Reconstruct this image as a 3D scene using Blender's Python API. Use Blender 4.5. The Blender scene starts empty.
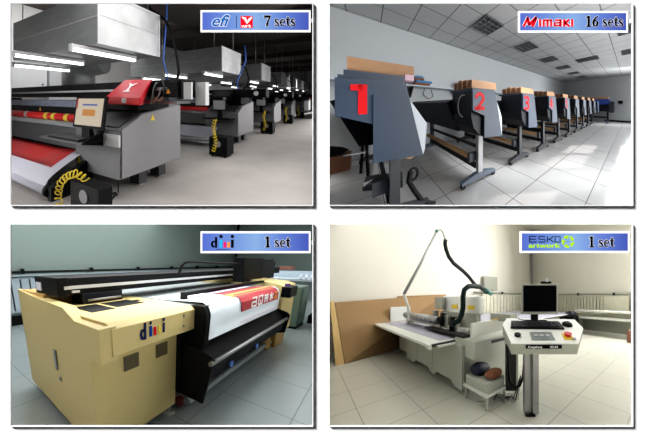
# A white display wall with four openings; behind each opening is a room with its machines.
# Every room has its own plan axes (a along the row, b across it, z up, metres, floor at z = 0).
# The rooms were photographed with four different wide lenses; each room is sheared and
# stretched in depth about the camera point to match its own perspective behind the wall.
import bpy, bmesh, math, random
from mathutils import Vector, Matrix
random.seed(4)
C = bpy.context.scene.collection
F = 325.0; CX = 325.0; CY = 220.5
PI = math.pi

# ------------------------------------------------------------------ rooms
def nrm(v):
    return Vector(v).normalized()
class Room:
    def __init__(s, x1, x2, yh, x0, h, y0=None, cell=None):
        s.x0 = x0; s.y0 = yh if y0 is None else y0; s.h = h; s.cell = cell
        if x1 is None:
            s.f = x2; s.a = Vector((1, 0, 0)); s.b = Vector((0, 1, 0))
        else:
            p = yh - s.y0
            s.f = math.sqrt(-(x1 - x0) * (x2 - x0) - p * p)
            s.a = nrm((x1 - x0, s.f, -p)); s.b = nrm((x2 - x0, s.f, -p))
        s.u = s.a.cross(s.b)
    def lin(s, a, b, z):
        v = s.a * a + s.b * b + s.u * z
        y = v.y * F / s.f
        return Vector((v.x + (s.x0 - CX) / F * y, y, v.z - (s.y0 - CY) / F * y))  # stretches depth and shears the room about the camera at the origin
    def pt(s, a, b, z):
        return s.lin(a, b, z - s.h)
R1 = Room(342, -166, 98, 160, 1.55, cell=(-1, 1))
R2 = Room(631, 368, 104.5, 480, 1.25, cell=(1, 1))
R3 = Room(378, -95, 263, 160, 1.6, y0=325, cell=(-1, -1))
R4 = Room(681, 305, 297, 480, 1.6, cell=(1, -1))
R4C = Room(None, R4.f, 297, 480, 1.6, cell=(1, -1))     # same room, axes square to the console
RB = Room(None, F, CY, CX, 0.0)                          # the display wall
CELL = {}

# ------------------------------------------------------------------ mesh builder
class MB:
    def __init__(s): s.bm = bmesh.new()
    def quad(s, *p):
        s.bm.faces.new([s.bm.verts.new(q) for q in p]); return s
    def box(s, a0, a1, b0, b1, z0, z1, bev=0):
        return s.prism_z([(a0, b0), (a1, b0), (a1, b1), (a0, b1)], z0, z1, bev)
    def _prism(s, lo, hi, bev):
        bm = s.bm; n = len(lo)
        A = [bm.verts.new(p) for p in lo]; B = [bm.verts.new(p) for p in hi]
        fs = [bm.faces.new(A), bm.faces.new(B)]
        for i in range(n):
            j = (i + 1) % n; fs.append(bm.faces.new((A[i], A[j], B[j], B[i])))
        bmesh.ops.recalc_face_normals(bm, faces=fs)
        if bev:
            es = list({e for f in fs for e in f.edges})
            bmesh.ops.bevel(bm, geom=es, offset=bev, segments=2, affect='EDGES', profile=.6)
        return s
    def prism_z(s, poly, z0, z1, bev=0):
        return s._prism([(a, b, z0) for a, b in poly], [(a, b, z1) for a, b in poly], bev)
    def prism_a(s, poly, a0, a1, bev=0):     # poly of (b, z)
        return s._prism([(a0, b, z) for b, z in poly], [(a1, b, z) for b, z in poly], bev)
    def prism_b(s, poly, b0, b1, bev=0):     # poly of (a, z)
        return s._prism([(a, b0, z) for a, z in poly], [(a, b1, z) for a, z in poly], bev)
    def hull(s, pts):
        vs = [s.bm.verts.new(p) for p in pts]
        bmesh.ops.convex_hull(s.bm, input=vs); return s
    def tube(s, pts, r, n=10, cap=True):
        bm = s.bm; P = [Vector(p) for p in pts]; rings = []
        up = Vector((0, 0, 1)); prev = None
        for i, p in enumerate(P):
            d = (P[min(i + 1, len(P) - 1)] - P[max(i - 1, 0)]).normalized()
            if prev is None:
                x = d.cross(up)
                if x.length < .05: x = d.cross(Vector((1, 0, 0)))
            else:
                x = prev - d * prev.dot(d)
            x.normalize(); prev = x; y = d.cross(x)
            rr = r[i] if isinstance(r, (list, tuple)) else r
            rings.append([bm.verts.new(p + x * math.cos(2 * PI * k / n) * rr + y * math.sin(2 * PI * k / n) * rr) for k in range(n)])
        fs = []
        for A, B in zip(rings, rings[1:]):
            for k in range(n):
                f = bm.faces.new((A[k], A[(k + 1) % n], B[(k + 1) % n], B[k])); f.smooth = True; fs.append(f)
        if cap: fs += [bm.faces.new(rings[0]), bm.faces.new(rings[-1])]
        bmesh.ops.recalc_face_normals(bm, faces=fs)
        return s
    def cyl(s, p0, p1, r, n=16): return s.tube([p0, p1], r, n)
    def sheet(s, rows, t=None):
        """rows: list of point rows -> smooth surface, thickened by t (vector)"""
        bm = s.bm
        def grid(off):
            V = [[bm.verts.new(Vector(p) + off) for p in r] for r in rows]
            for i in range(len(V) - 1):
                for j in range(len(V[0]) - 1):
                    f = bm.faces.new((V[i][j], V[i][j + 1], V[i + 1][j + 1], V[i + 1][j])); f.smooth = True
            return V
        V = grid(Vector((0, 0, 0)))
        if t:
            W = grid(Vector(t)); n = len(V); m = len(V[0])
            for j in range(m - 1):
                for k in (0, n - 1): bm.faces.new((V[k][j], V[k][j + 1], W[k][j + 1], W[k][j]))
            for i in range(n - 1):
                for k in (0, m - 1): bm.faces.new((V[i][k], V[i + 1][k], W[i + 1][k], W[i][k]))
        return s
    def ribbon(s, pts, fn, e=.004):
        """pts: (x, y, width) stroke drawn on the surface fn(x, y, depth)"""
        n = len(pts); L = []; Rr = []
        for i, (x, y, w) in enumerate(pts):
            q = pts[min(i + 1, n - 1)]; p = pts[max(i - 1, 0)]
            dx, dy = q[0] - p[0], q[1] - p[1]; l = math.hypot(dx, dy) or 1
            nx, ny = -dy / l * w / 2, dx / l * w / 2
            L.append((x + nx, y + ny)); Rr.append((x - nx, y - ny))
        bm = s.bm; fs = []
        T = [[bm.verts.new(fn(*p, e)) for p in side] for side in (L, Rr)]
        D = [[bm.verts.new(fn(*p, 0)) for p in side] for side in (L, Rr)]
        for i in range(n - 1):
            fs.append(bm.faces.new((T[0][i], T[0][i + 1], T[1][i + 1], T[1][i])))
            for k in (0, 1): fs.append(bm.faces.new((T[k][i], T[k][i + 1], D[k][i + 1], D[k][i])))
        for i in (0, n - 1): fs.append(bm.faces.new((T[0][i], T[1][i], D[1][i], D[0][i])))
        return s
    def disc(s, x, y, rx, ry, fn, e=.004, n=20):
        bm = s.bm
        T = [bm.verts.new(fn(x + rx * math.cos(2 * PI * k / n), y + ry * math.sin(2 * PI * k / n), e)) for k in range(n)]
        D = [bm.verts.new(fn(x + rx * math.cos(2 * PI * k / n), y + ry * math.sin(2 * PI * k / n), 0)) for k in range(n)]
        bm.faces.new(T)
        for k in range(n): bm.faces.new((T[k], T[(k + 1) % n], D[(k + 1) % n], D[k]))
        return s
    def text(s, body, fn, size, bold=0.0, slant=0.0, e=.004, sx=1.0, x=0, y=0, align='LEFT', spacing=1.0):
        cu = bpy.data.curves.new('t', 'FONT'); cu.body = body; cu.size = 1; cu.offset = bold
        cu.shear = slant; cu.extrude = .5; cu.align_x = align; cu.space_character = spacing
        ob = bpy.data.objects.new('t', cu); C.objects.link(ob)
        me = ob.evaluated_get(bpy.context.evaluated_depsgraph_get()).to_mesh()
        vs = [s.bm.verts.new(fn(x + v.co.x * size * sx, y + v.co.y * size, (v.co.z + .5) * e)) for v in me.vertices]
        for p in me.polygons:
            try: s.bm.faces.new([vs[i] for i in p.vertices])
            except ValueError: pass
        ob.to_mesh_clear(); bpy.data.objects.remove(ob); bpy.data.curves.remove(cu)
        return s
    def finish(s, name, R, o, mat):
        bm = s.bm; oo = R.pt(*o)
        lay = bm.verts.layers.float_vector.new('room')
        for v in bm.verts:
            v[lay] = v.co.copy(); v.co = R.pt(*v.co) - oo
        me = bpy.data.meshes.new(name); bm.to_mesh(me); bm.free()
        me.materials.append(mat)
        return me

INFO = {}
def empty(name, R, o, label, cat, group=None):
    e = bpy.data.objects.new(name, None); C.objects.link(e); e.empty_display_size = .1
    e.location = R.pt(*o); INFO[e.name] = (R, o); tag(e, label, cat, group); return e
def tag(e, label=None, cat=None, group=None, kind=None):
    if label: e['label'] = label
    if cat: e['category'] = cat
    if group: e['group'] = group
    if kind: e['kind'] = kind
    return e
def part(name, mb, mat, parent, label=None):
    R, o = INFO[parent.name]
    ob = bpy.data.objects.new(name, mb.finish(name, R, o, mat)); C.objects.link(ob)
    ob.parent = parent; INFO[ob.name] = (R, o)
    if label: ob['label'] = label
    return ob
def one(name, mb, mat, R, o, label, cat, group=None):
    ob = bpy.data.objects.new(name, mb.finish(name, R, o, mat)); C.objects.link(ob)
    ob.location = R.pt(*o); INFO[ob.name] = (R, o); return tag(ob, label, cat, group)
def struct(name, mb, mat, R, o=(0, 0, 0)):
    ob = bpy.data.objects.new(name, mb.finish(name, R, o, mat)); C.objects.link(ob)
    ob.location = R.pt(*o); INFO[ob.name] = (R, o); ob['kind'] = 'structure'; return ob
def copy_tree(o, d, label=None, skip=()):
    R, og = INFO[o.name]
    def cp(x, parent):
        c = x.copy(); C.objects.link(c); INFO[c.name] = (R, og)
        c.parent = parent
        for ch in list(x.children):
            if ch.name.split('.')[0] in skip: continue
            cp(ch, c)
        return c
    c = cp(o, None); c.location = o.location + R.lin(*d)
    INFO[c.name] = (R, tuple(og[i] + d[i] for i in range(3)))
    if label: c['label'] = label
    return c

# ------------------------------------------------------------------ materials
def s2l(c):
    c = c / 255
    return c / 12.92 if c <= .04045 else ((c + .055) / 1.055) ** 2.4
MATS = {}
def M(name, col=None, rough=.5, metal=0.0, noise=.12, scale=6, spec=.5, emit=0, aniso=None, bump=0):
    if name in MATS: return MATS[name]
    m = bpy.data.materials.new(name); m.use_nodes = True; nt = m.node_tree
    b = nt.nodes['Principled BSDF']; c = [s2l(x) for x in col] + [1]
    b.inputs['Roughness'].default_value = rough; b.inputs['Metallic'].default_value = metal
    b.inputs['Specular IOR Level'].default_value = spec
    at = nt.nodes.new('ShaderNodeAttribute'); at.attribute_name = 'room'
    mp = nt.nodes.new('ShaderNodeMapping'); mp.inputs['Scale'].default_value = aniso or (1, 1, 1)
    nt.links.new(at.outputs['Vector'], mp.inputs[0])
    no = nt.nodes.new('ShaderNodeTexNoise'); no.inputs['Scale'].default_value = scale
    no.inputs['Detail'].default_value = 4
    nt.links.new(mp.outputs[0], no.inputs['Vector'])
    mx = nt.nodes.new('ShaderNodeMix'); mx.data_type = 'RGBA'
    mx.inputs['A'].default_value = [x * (1 - noise) for x in c[:3]] + [1]
    mx.inputs['B'].default_value = [min(1, x * (1 + noise)) for x in c[:3]] + [1]
    nt.links.new(no.outputs['Fac'], mx.inputs['Factor'])
    nt.links.new(mx.outputs['Result'], b.inputs['Base Color'])
    if bump:
        bp = nt.nodes.new('ShaderNodeBump'); bp.inputs['Strength'].default_value = bump
        nt.links.new(no.outputs['Fac'], bp.inputs['Height']); nt.links.new(bp.outputs[0], b.inputs['Normal'])
    if emit:
        b.inputs['Emission Color'].default_value = c; b.inputs['Emission Strength'].default_value = emit
    m['out'] = 1; MATS[name] = m; return m
def tile_mat(name, col, line, tile, off, lw, rough=.25, var=.05, axes='xy', mottled=.06, spec=.5, mscale=.8):
    """square tiles with thin joints, laid on the room axes"""
    m = M(name, col, rough, noise=mottled, scale=mscale, spec=spec); nt = m.node_tree
    b = nt.nodes['Principled BSDF']; base = b.inputs['Base Color'].links[0].from_socket
    at = nt.nodes.new('ShaderNodeAttribute'); at.attribute_name = 'room'
    mp = nt.nodes.new('ShaderNodeMapping'); mp.inputs['Location'].default_value = (-off[0] + tile * 60, -off[1] + tile * 60, 0)
    nt.links.new(at.outputs['Vector'], mp.inputs[0])
    br = nt.nodes.new('ShaderNodeTexBrick'); br.offset = 0; br.squash = 1
    br.inputs['Scale'].default_value = 1; br.inputs['Brick Width'].default_value = tile
    br.inputs['Row Height'].default_value = tile; br.inputs['Mortar Size'].default_value = lw
    br.inputs['Mortar Smooth'].default_value = .2
    br.inputs['Color1'].default_value = (1, 1, 1, 1); v = 1 - var; br.inputs['Color2'].default_value = (v, v, v, 1)
    l = [s2l(x) / max(.01, s2l(y)) for x, y in zip(line, col)]
    br.inputs['Mortar'].default_value = l + [1]
    nt.links.new(mp.outputs[0], br.inputs['Vector'])
    mu = nt.nodes.new('ShaderNodeMix'); mu.data_type = 'RGBA'; mu.blend_type = 'MULTIPLY'; mu.inputs['Factor'].default_value = 1
    nt.links.new(base, mu.inputs['A']); nt.links.new(br.outputs['Color'], mu.inputs['B'])
    nt.links.new(mu.outputs['Result'], b.inputs['Base Color'])
    return m

M('white_board', (252, 252, 252), .9, noise=.0, spec=0)
M('frame_silver', (244, 243, 243), .9, noise=0, spec=0)
# hall of large printers
M('concrete', (176, 171, 167), .55, noise=.22, scale=1.6, bump=.02)
M('wall_white', (222, 222, 220), .9, noise=.04, scale=1.2)
M('dark_ceiling', (62, 54, 50), .9, noise=.25, scale=1.5)
M('printer_grey', (104, 104, 107), .45, noise=.05)
M('printer_side_lit', (128, 127, 130), .5, noise=.04)  # printer grey lightened: light falling on the end panel is in the colour
M('printer_dark', (50, 52, 55), .45, noise=.1)
M('platen', (120, 130, 138), .35, noise=.1)
M('black', (9, 9, 11), .6, noise=.2, spec=.08)
M('black_soft', (20, 20, 22), .7, noise=.3, scale=20, spec=.2)
M('steel', (150, 150, 152), .3, metal=.8, noise=.1)
M('galvanised', (150, 154, 155), .42, metal=.35, noise=.3, scale=3.5, aniso=(1, 1, 3))
M('galvanised_end_lit', (205, 207, 208), .45, metal=.35, noise=.3, scale=2.5)  # galvanised lightened: side light on the duct ends is in the colour
M('tube_light', (250, 253, 255), .5, noise=0, emit=3.2)
M('fixture_white', (225, 228, 230), .5, noise=.05)
M('red_gloss', (196, 22, 40), .35, noise=.08)
M('red_print', (214, 12, 16), .5, noise=.06)
M('paper_white', (226, 226, 240), .6, noise=.05)
M('yellow', (235, 205, 40), .5, noise=.08)
M('orange', (230, 150, 40), .5, noise=.1)
M('screen_beige', (206, 192, 168), .5, noise=.06, emit=.25)
M('screen_blue', (60, 90, 170), .5, noise=0, emit=.2)
M('blue_cable', (40, 90, 180), .5)
M('feed_pattern', (120, 130, 150), .5, noise=.55, scale=5, aniso=(1, 2.2, 2))
M('light_grey', (190, 190, 190), .5, noise=.05)
# plotter room
tile_mat('tile_plotter', (205, 204, 203), (120, 118, 116), .65, (.16, .373), .006, rough=.16, var=.04)
tile_mat('ceiling_tile', (192, 193, 194), (108, 109, 111), .6, (.24, .42), .012, rough=.9, var=.03, spec=.1)
M('wall_cool', (206, 210, 212), .9, noise=.03)
M('plotter_blue', (42, 58, 80), .5, noise=.05, spec=.2)
M('plotter_black', (12, 15, 22), .6, noise=.2, spec=.15)
M('plotter_white', (208, 214, 222), .5, noise=.03)
M('leg_dark', (40, 42, 50), .5, noise=.08, spec=.3)
M('foot_blue', (74, 88, 106), .5, noise=.08)
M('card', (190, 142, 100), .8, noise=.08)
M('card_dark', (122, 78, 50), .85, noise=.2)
M('paper_tube', (190, 146, 102), .8, noise=.1)
M('red_digit', (228, 10, 20), .7, noise=0, spec=.1)
M('pink', (232, 190, 205), .7)
M('book_blue', (50, 130, 190), .6)
M('louvre', (44, 46, 50), .4, noise=.05)
M('louvre_metal', (120, 123, 126), .45, metal=.3)
M('vent_black', (14, 14, 15), .7)
M('machine_blue', (30, 60, 150), .5, noise=.2)
# flatbed room
tile_mat('tile_flatbed', (158, 167, 170), (100, 108, 112), .8, (2.47, .37), .006, rough=.3, var=.03)
M('wall_green', (142, 156, 150), .9, noise=.04)
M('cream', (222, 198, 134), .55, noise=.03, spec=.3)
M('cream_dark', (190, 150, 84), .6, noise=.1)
M('radiator', (176, 188, 198), .5, noise=.05)
M('mesh_vent', (92, 78, 52), .6, noise=.3, scale=60)
M('cloth_white', (216, 224, 232), .6, noise=.03)
M('bed_grey', (150, 158, 160), .5, noise=.1)
M('cloth_red', (164, 20, 36), .6, noise=.06)
M('cloth_orange', (236, 150, 50), .6)
M('purple', (80, 50, 110), .6)
M('blue_spot', (70, 110, 190), .5)
M('pipe_light', (150, 160, 164), .4)
M('cabinet_green', (92, 116, 104), .5, noise=.06)
M('brick', (120, 74, 60), .8)
M('red_wheel', (120, 40, 40), .5)
# cutter room
tile_mat('tile_cutter', (200, 199, 186), (132, 130, 118), .68, (.54, .46), .006, rough=.3, var=.03)
M('wall_warm', (224, 221, 208), .9, noise=.03)
M('cardboard', (146, 114, 72), .85, noise=.08, scale=2)
M('cardboard_edge', (202, 168, 108), .85, noise=.08)
M('cutter_body', (176, 180, 168), .5, noise=.04)
M('cutter_white', (216, 218, 210), .45, noise=.03)
M('cut_surface', (160, 160, 176), .5, noise=.06)
M('console_white', (240, 242, 238), .4, noise=.02)
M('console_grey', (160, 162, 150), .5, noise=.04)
M('lcd', (120, 130, 130), .4, noise=.3, scale=30)
M('hose_green', (8, 26, 24), .6, noise=.2, spec=.1)
M('pole_grey', (150, 152, 150), .4, metal=.3)
M('teal', (40, 120, 110), .5)
M('brown', (120, 66, 34), .7, noise=.3, scale=15)
M('navy', (24, 28, 48), .7, spec=.2)
M('beige_box', (214, 212, 192), .7)
# signs
def blue_sign():
    m = M('sign_blue', (90, 115, 195), .8, noise=0, spec=0); nt = m.node_tree; b = nt.nodes['Principled BSDF']
    at = nt.nodes.new('ShaderNodeAttribute'); at.attribute_name = 'grad'
    cr = nt.nodes.new('ShaderNodeValToRGB'); e = cr.color_ramp.elements
    for i, (p, c) in enumerate([(0, (76, 98, 182)), (.25, (98, 128, 194)), (.5, (122, 156, 202)), (.75, (88, 114, 188)), (1, (62, 78, 162))]):
        el = e[i] if i < 2 else e.new(p)
        el.position = p; el.color = [s2l(x) for x in c] + [1]
    e = sorted(e, key=lambda q: q.position)
    nt.links.new(at.outputs['Fac'], cr.inputs[0]); nt.links.new(cr.outputs[0], b.inputs['Base Color'])
    return m
blue_sign()
M('ink_black', (8, 8, 10), .8, noise=0, spec=0); M('ink_white', (250, 250, 250), .9, noise=0, spec=0)
M('ink_blue', (16, 92, 168), .8, noise=0, spec=0); M('ink_red', (226, 18, 34), .8, noise=0, spec=0)
M('ink_green', (170, 220, 20), .8, noise=0, spec=0); M('ink_cyan', (40, 170, 225), .8, noise=0, spec=0)
M('ink_magenta', (225, 30, 110), .8, noise=0, spec=0); M('ink_orange', (245, 140, 60), .8, noise=0, spec=0)
M('ink_navy', (30, 40, 80), .8, noise=0, spec=0); M('ink_darkblue', (20, 60, 150), .8, noise=0, spec=0)
m_ = MATS

# ------------------------------------------------------------------ the display wall with its four openings
OPEN = [(11.5, 4, 312.4, 205), (329.5, 4, 631.4, 205), (11.5, 224.4, 312.4, 425.3), (329.5, 224.4, 631.4, 425.3)]
def bp(px, py, y=1.0): return ((px - CX) / F * y, y, -(py - CY) / F * y)
mb = MB()
xs = [-16000, 11.5, 312.4, 329.5, 631.4, 16000]; ys = [-12000, 4, 205, 224.4, 425.3, 12000]
for i in range(5):
    for j in range(5):
        if i in (1, 3) and j in (1, 3): continue
        mb.quad(bp(xs[i], ys[j]), bp(xs[i + 1], ys[j]), bp(xs[i + 1], ys[j + 1]), bp(xs[i], ys[j + 1]))
for x0, y0, x1, y1 in OPEN:     # bevelled reveals, wall 10 mm thick
    k = 1.01; e = 3.5; q = [(x0, y0), (x1, y0), (x1, y1), (x0, y1)]
    w = [(x0 - e, y0 - e), (x1 + e, y0 - e), (x1 + e, y1 + e), (x0 - e, y1 + e)]
    for a in range(4):
        c = (a + 1) % 4
        mb.quad(bp(*q[a]), bp(*q[c]), bp(*w[c], k), bp(*w[a], k))
struct('wall_front', mb, m_['white_board'], RB)
for n, (x0, y0, x1, y1) in enumerate(OPEN):
    mb = MB(); w = .8; t = .0036
    def bar(ax, ay, bx, by):
        A = bp(ax, ay); B = bp(bx, by); mb.box(min(A[0], B[0]), max(A[0], B[0]), 1 - t, 1.0, min(A[2], B[2]), max(A[2], B[2]))
    bar(x0 - w, y0 - w, x1 + w, y0); bar(x0 - w, y1, x1 + w, y1 + w); bar(x0 - w, y0, x0, y1); bar(x1, y0, x1 + w, y1)
    struct('trim_%d' % (n + 1), mb, m_['frame_silver'], RB)
# partitions between the four rooms, running back from the bars between the openings
D = 62
mb = MB()
mb.hull([((320.2 - CX) / F * y, y, z * y) for y in (1.012, D) for z in (-.9, .9)] + [((321.4 - CX) / F * y, y, z * y) for y in (1.012, D) for z in (-.9, .9)])
struct('wall_partition_middle', mb, m_['wall_white'], RB)
mb = MB()
mb.hull([(x * y, y, -(p - CY) / F * y) for y in (1.012, D) for x in (-1.4, 1.4) for p in (214.0, 215.2)])
struct('floor_partition_middle', mb, m_['wall_white'], RB)
mb = MB(); mb.box(-90, 90, 1.01, 65, -70, 70)  # unseen box added to keep the sun off the rooms
bmesh.ops.delete(mb.bm, geom=[f for f in mb.bm.faces if f.calc_center_median().y < 1.1], context='FACES_ONLY')
struct('light_block_shell', mb, m_['black_soft'], RB)

# ------------------------------------------------------------------ sign plates
SERIF = {
 '1': ([[(.3, 0, .2), (.3, .98, .2)], [(.08, .03, .06), (.52, .03, .06)], [(.06, .82, .05), (.3, .93, .14)]], .62),
 '7': ([[(.05, .9, .18), (.6, .9, .18)], [(.05, .98, .06), (.07, .7, .05)], [(.56, .86, .08), (.38, .5, .12), (.26, 0, .2)]], .66),
 '6': ([[(.56, .96, .05), (.34, .82, .12), (.15, .55, .19), (.12, .3, .2), (.18, .08, .16), (.32, .02, .08), (.46, .1, .16), (.51, .3, .19), (.46, .48, .16), (.34, .56, .08), (.18, .46, .06)]], .66),
 's': ([[(.4, .5, .04), (.36, .6, .07), (.24, .65, .09), (.11, .57, .13), (.13, .43, .15), (.3, .3, .16), (.4, .18, .14), (.36, .05, .1), (.22, .01, .07), (.09, .06, .06), (.06, .18, .04)]], .5),
 'e': ([[(.1, .36, .08), (.5, .36, .08)], [(.45, .36, .06),  (.44, .54, .09), (.3, .65, .05), (.15, .56, .1), (.09, .34, .14), (.15, .1, .12), (.32, .0, .07), (.5, .12, .02)]], .56),
 't': ([[(.24, .88, .08), (.22, .6, .17), (.22, .14, .18), (.28, .03, .1), (.42, .1, .05)], [(.04, .61, .07), (.42, .61, .07)]], .46),
 ' ': ([], .3)}
def serif(mb, s, x, y, size, fn, e, grow=0):
    for ch in s:
        st, w = SERIF[ch]
        for p in st:
            q = [[x + a * size, y + b * size, (c + grow) * size] for a, b, c in p]
            if grow:
                for i, j in ((0, 1), (-1, -2)):
                    dx, dy = q[i][0] - q[j][0], q[i][1] - q[j][1]; l = math.hypot(dx, dy); g = grow * size * .5 / l
                    q[i][0] += dx * g; q[i][1] += dy * g
            mb.ribbon([tuple(v) for v in q], fn, e)
        x += w * size
def sign(x0, y0, x1, y1, words, wx, wsize, label, logo, wy=None):
    yb = .9955
    u = yb / F
    def fn(lift):
        def g(px, py, d): return ((px - CX) * u, yb - lift - d, -(py - CY) * u)
        return g
    o = ((x0 + x1) / 2, y1)
    root = empty('sign_plate', RB, ((o[0] - CX) * u, yb, -(o[1] - CY) * u), label, 'sign', None)
    mb = MB(); A = fn(0)(x0, y1, 0); B = fn(0)(x1, y0, 0)
    mb.box(A[0], B[0], yb, yb + .001, A[2], B[2]); part('plate', mb, m_['ink_white'], root)
    mb = MB(); n = 40
    xx = [x0 + 1.8 + (x1 - x0 - 3.6) * i / n for i in range(n + 1)]
    f2 = fn(.00002)
    for a, b in zip(xx, xx[1:]): mb.quad(f2(a, y1 - 2.2, .00003), f2(b, y1 - 2.2, .00003), f2(b, y0 + 2, .00003), f2(a, y0 + 2, .00003))
    pr = part('printed_panel', mb, m_['sign_blue'], root)
    at = pr.data.attributes.new('grad', 'FLOAT', 'POINT')
    xv = [v.co.x for v in pr.data.vertices]; lo, hi = min(xv), max(xv)
    for i, v in enumerate(xv): at.data[i].value = (v - lo) / (hi - lo)
    # bracket that carries the plate from the trim of the opening
    mb = MB(); P = bp(x1 - 6, (y0 + y1) / 2 + 2); Q = bp(x1 + 1.9, (y0 + y1) / 2 - 2)
    mb.box(P[0], Q[0], yb + .001, .9975, P[2], Q[2]); part('bracket', mb, m_['frame_silver'], root)
    base = wy if wy else y1 - 6.2
    def up(g): return lambda x, y, d: g(x, 2 * base - y, d)
    mb = MB(); serif(mb, words, wx, base, wsize, up(fn(.00008)), .00003, .09); part('lettering_halo', mb, m_['ink_white'], root, 'pale halo round the black lettering')
    mb = MB(); serif(mb, words, wx, base, wsize, up(fn(.00016)), .00003, .045); part('lettering', mb, m_['ink_black'], root, 'black serif lettering')
    for nm, mat, b in logo(fn, base): part(nm, b, m_[mat], root)
def flip(g, base): return lambda x, y, d: g(x, 2 * base - y, d)
def logo_efi(fn, base):
    base = 26.0; o = []
    for nm, mt, bold, l in (('logo_halo', 'ink_white', .045, .00008), ('logo_letters', 'ink_blue', .018, .00016)):
        b = MB(); b.text('efi', flip(fn(l), base), 16, bold, .35, .00003, 1.08, x=210.5, y=base); o.append((nm, mt, b))
    b = MB(); b.ribbon([(236.3, 15.5, .6), (236.3, 28, .6)], fn(.0001), .00003); o.append(('divider_line', 'ink_navy', b))
    b = MB(); f = fn(.0001); b.quad(f(240.6, 28, 0), f(252.8, 28, 0), f(252.8, 16, 0), f(240.6, 16, 0)); o.append(('logo_square', 'ink_red', b))
    b = MB(); b.ribbon([(242, 17.2, 1), (245, 18.6, 2.6), (247.2, 22.6, 2.8), (249.6, 19.4, 2.4), (252, 17, .8)], fn(.00018), .00003)
    b.text('vutek', flip(fn(.00018), 27.4), 4.2, .03, 0, .00003, 1.0, x=241.6, y=27.4); o.append(('logo_bird', 'ink_white', b))
    return o
def logo_mimaki(fn, base):
    base = 26.6; o = []
    for nm, mt, bold, l in (('logo_halo', 'ink_white', .06, .00008), ('logo_letters', 'ink_red', .03, .00016)):
        b = MB(); f = flip(fn(l), base); w = 3.0 if l > .0001 else 4.0; h = 9.6
        def st(pts): b.ribbon([(x + .32 * y, base + y, w * k) for x, y, k in pts], f, .00003)
        st([(523.5, 0, .8), (525, h, .8)]); st([(525, h * .95, .9), (528.3, 1.5, .9)]); st([(528.3, 1.5, .9), (533.4, h, .9)]); st([(533.4, h * .98, 1), (532.4, 0, 1)])
        x = 540.0
        def up(pts): b.ribbon([(px, base + y, w * k) for px, y, k in pts], f, .00003)
        up([(x, 0, .8), (x, 7.4, .8)])
        x += 3.7; up([(x, 0, .75), (x, 7.2, .75)]); up([(x, 6.5, .6), (x + 7.4, 6.5, .6)]); up([(x + 3.7, 0, .75), (x + 3.7, 6.5, .75)]); up([(x + 7.4, 0, .75), (x + 7.4, 7.2, .75)])
        x += 10.8; up([(x, 1.0, .6), (x + 6, 1.0, .6)]); up([(x, 3.8, .5), (x + 6, 3.8, .5)]); up([(x + .3, 6.5, .6), (x + 6.6, 6.5, .6)]); up([(x, .3, .7), (x, 4.2, .7)]); up([(x + 6, 0, .8), (x + 6, 7, .8)])
        x += 9.6; up([(x, 0, .8), (x, 7.4, .8)]); up([(x + .6, 3.4, .8), (x + 5, 7, .8)]); up([(x + .6, 4, .8), (x + 5.4, .2, .8)])
        x += 8.0; up([(x, 0, .8), (x, 7.4, .8)])
        o.append((nm, mt, b))
    return o
def dlogo(b_of, x, base, s, f, bars):
    """letter d followed by upright bars with round dots"""
    for mt, items in bars:
        b = None
        for it in items:
            if b is None: b = MB()
            if it[0] == 'd':
                k = it[1]; b.ribbon([(x + 3.4 * k, base + .3 * k, 2.1 * k), (x + 1.4 * k, base + .9 * k, 2.2 * k), (x + .9 * k, base + 3 * k, 2.4 * k), (x + 1.6 * k, base + 5.2 * k, 2 * k), (x + 4.6 * k, base + 5.6 * k, 1.6 * k)], f, s)
                b.ribbon([(x + 5 * k, base - .7 * k, 2.2 * k), (x + 5 * k, base + 10 * k, 2.2 * k)], f, s)
            elif it[0] == 'bar': b.ribbon([(x + it[1], base + it[3], it[2]), (x + it[1], base + it[4], it[2])], f, s)
            else: b.disc(x + it[1], base + it[2], it[3], it[3], f, s)
            b_of.append((mt, b)); b = None
def logo_dini(fn, base):
    base = 247.0; o = []; r = []
    dlogo(r, 211, base, .00003, flip(fn(.00016), base), [
        ('ink_black', [('d', 1.0), ('dot', 10, 10.6, 1.7), ('dot', 21.3, 10.6, 1.7), ('bar', 21.3, 2.7, -.6, 7.4)]),
        ('ink_cyan', [('bar', 10, 2.7, -.6, 7.4)]), ('ink_magenta', [('bar', 13.8, 2.7, -.6, 5)]), ('ink_orange', [('bar', 17.6, 2.7, -.6, 5)])])
    for (mt, b), nm in zip(r, ('logo_letter', 'logo_dot', 'logo_dot', 'logo_bar', 'logo_bar', 'logo_bar', 'logo_bar')): o.append((nm, mt, b))
    b = MB(); b.ribbon([(216, 249.3, .5), (230, 249.3, .5)], fn(.00016), .00003); o.append(('logo_small_print', 'ink_navy', b))
    return o
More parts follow.
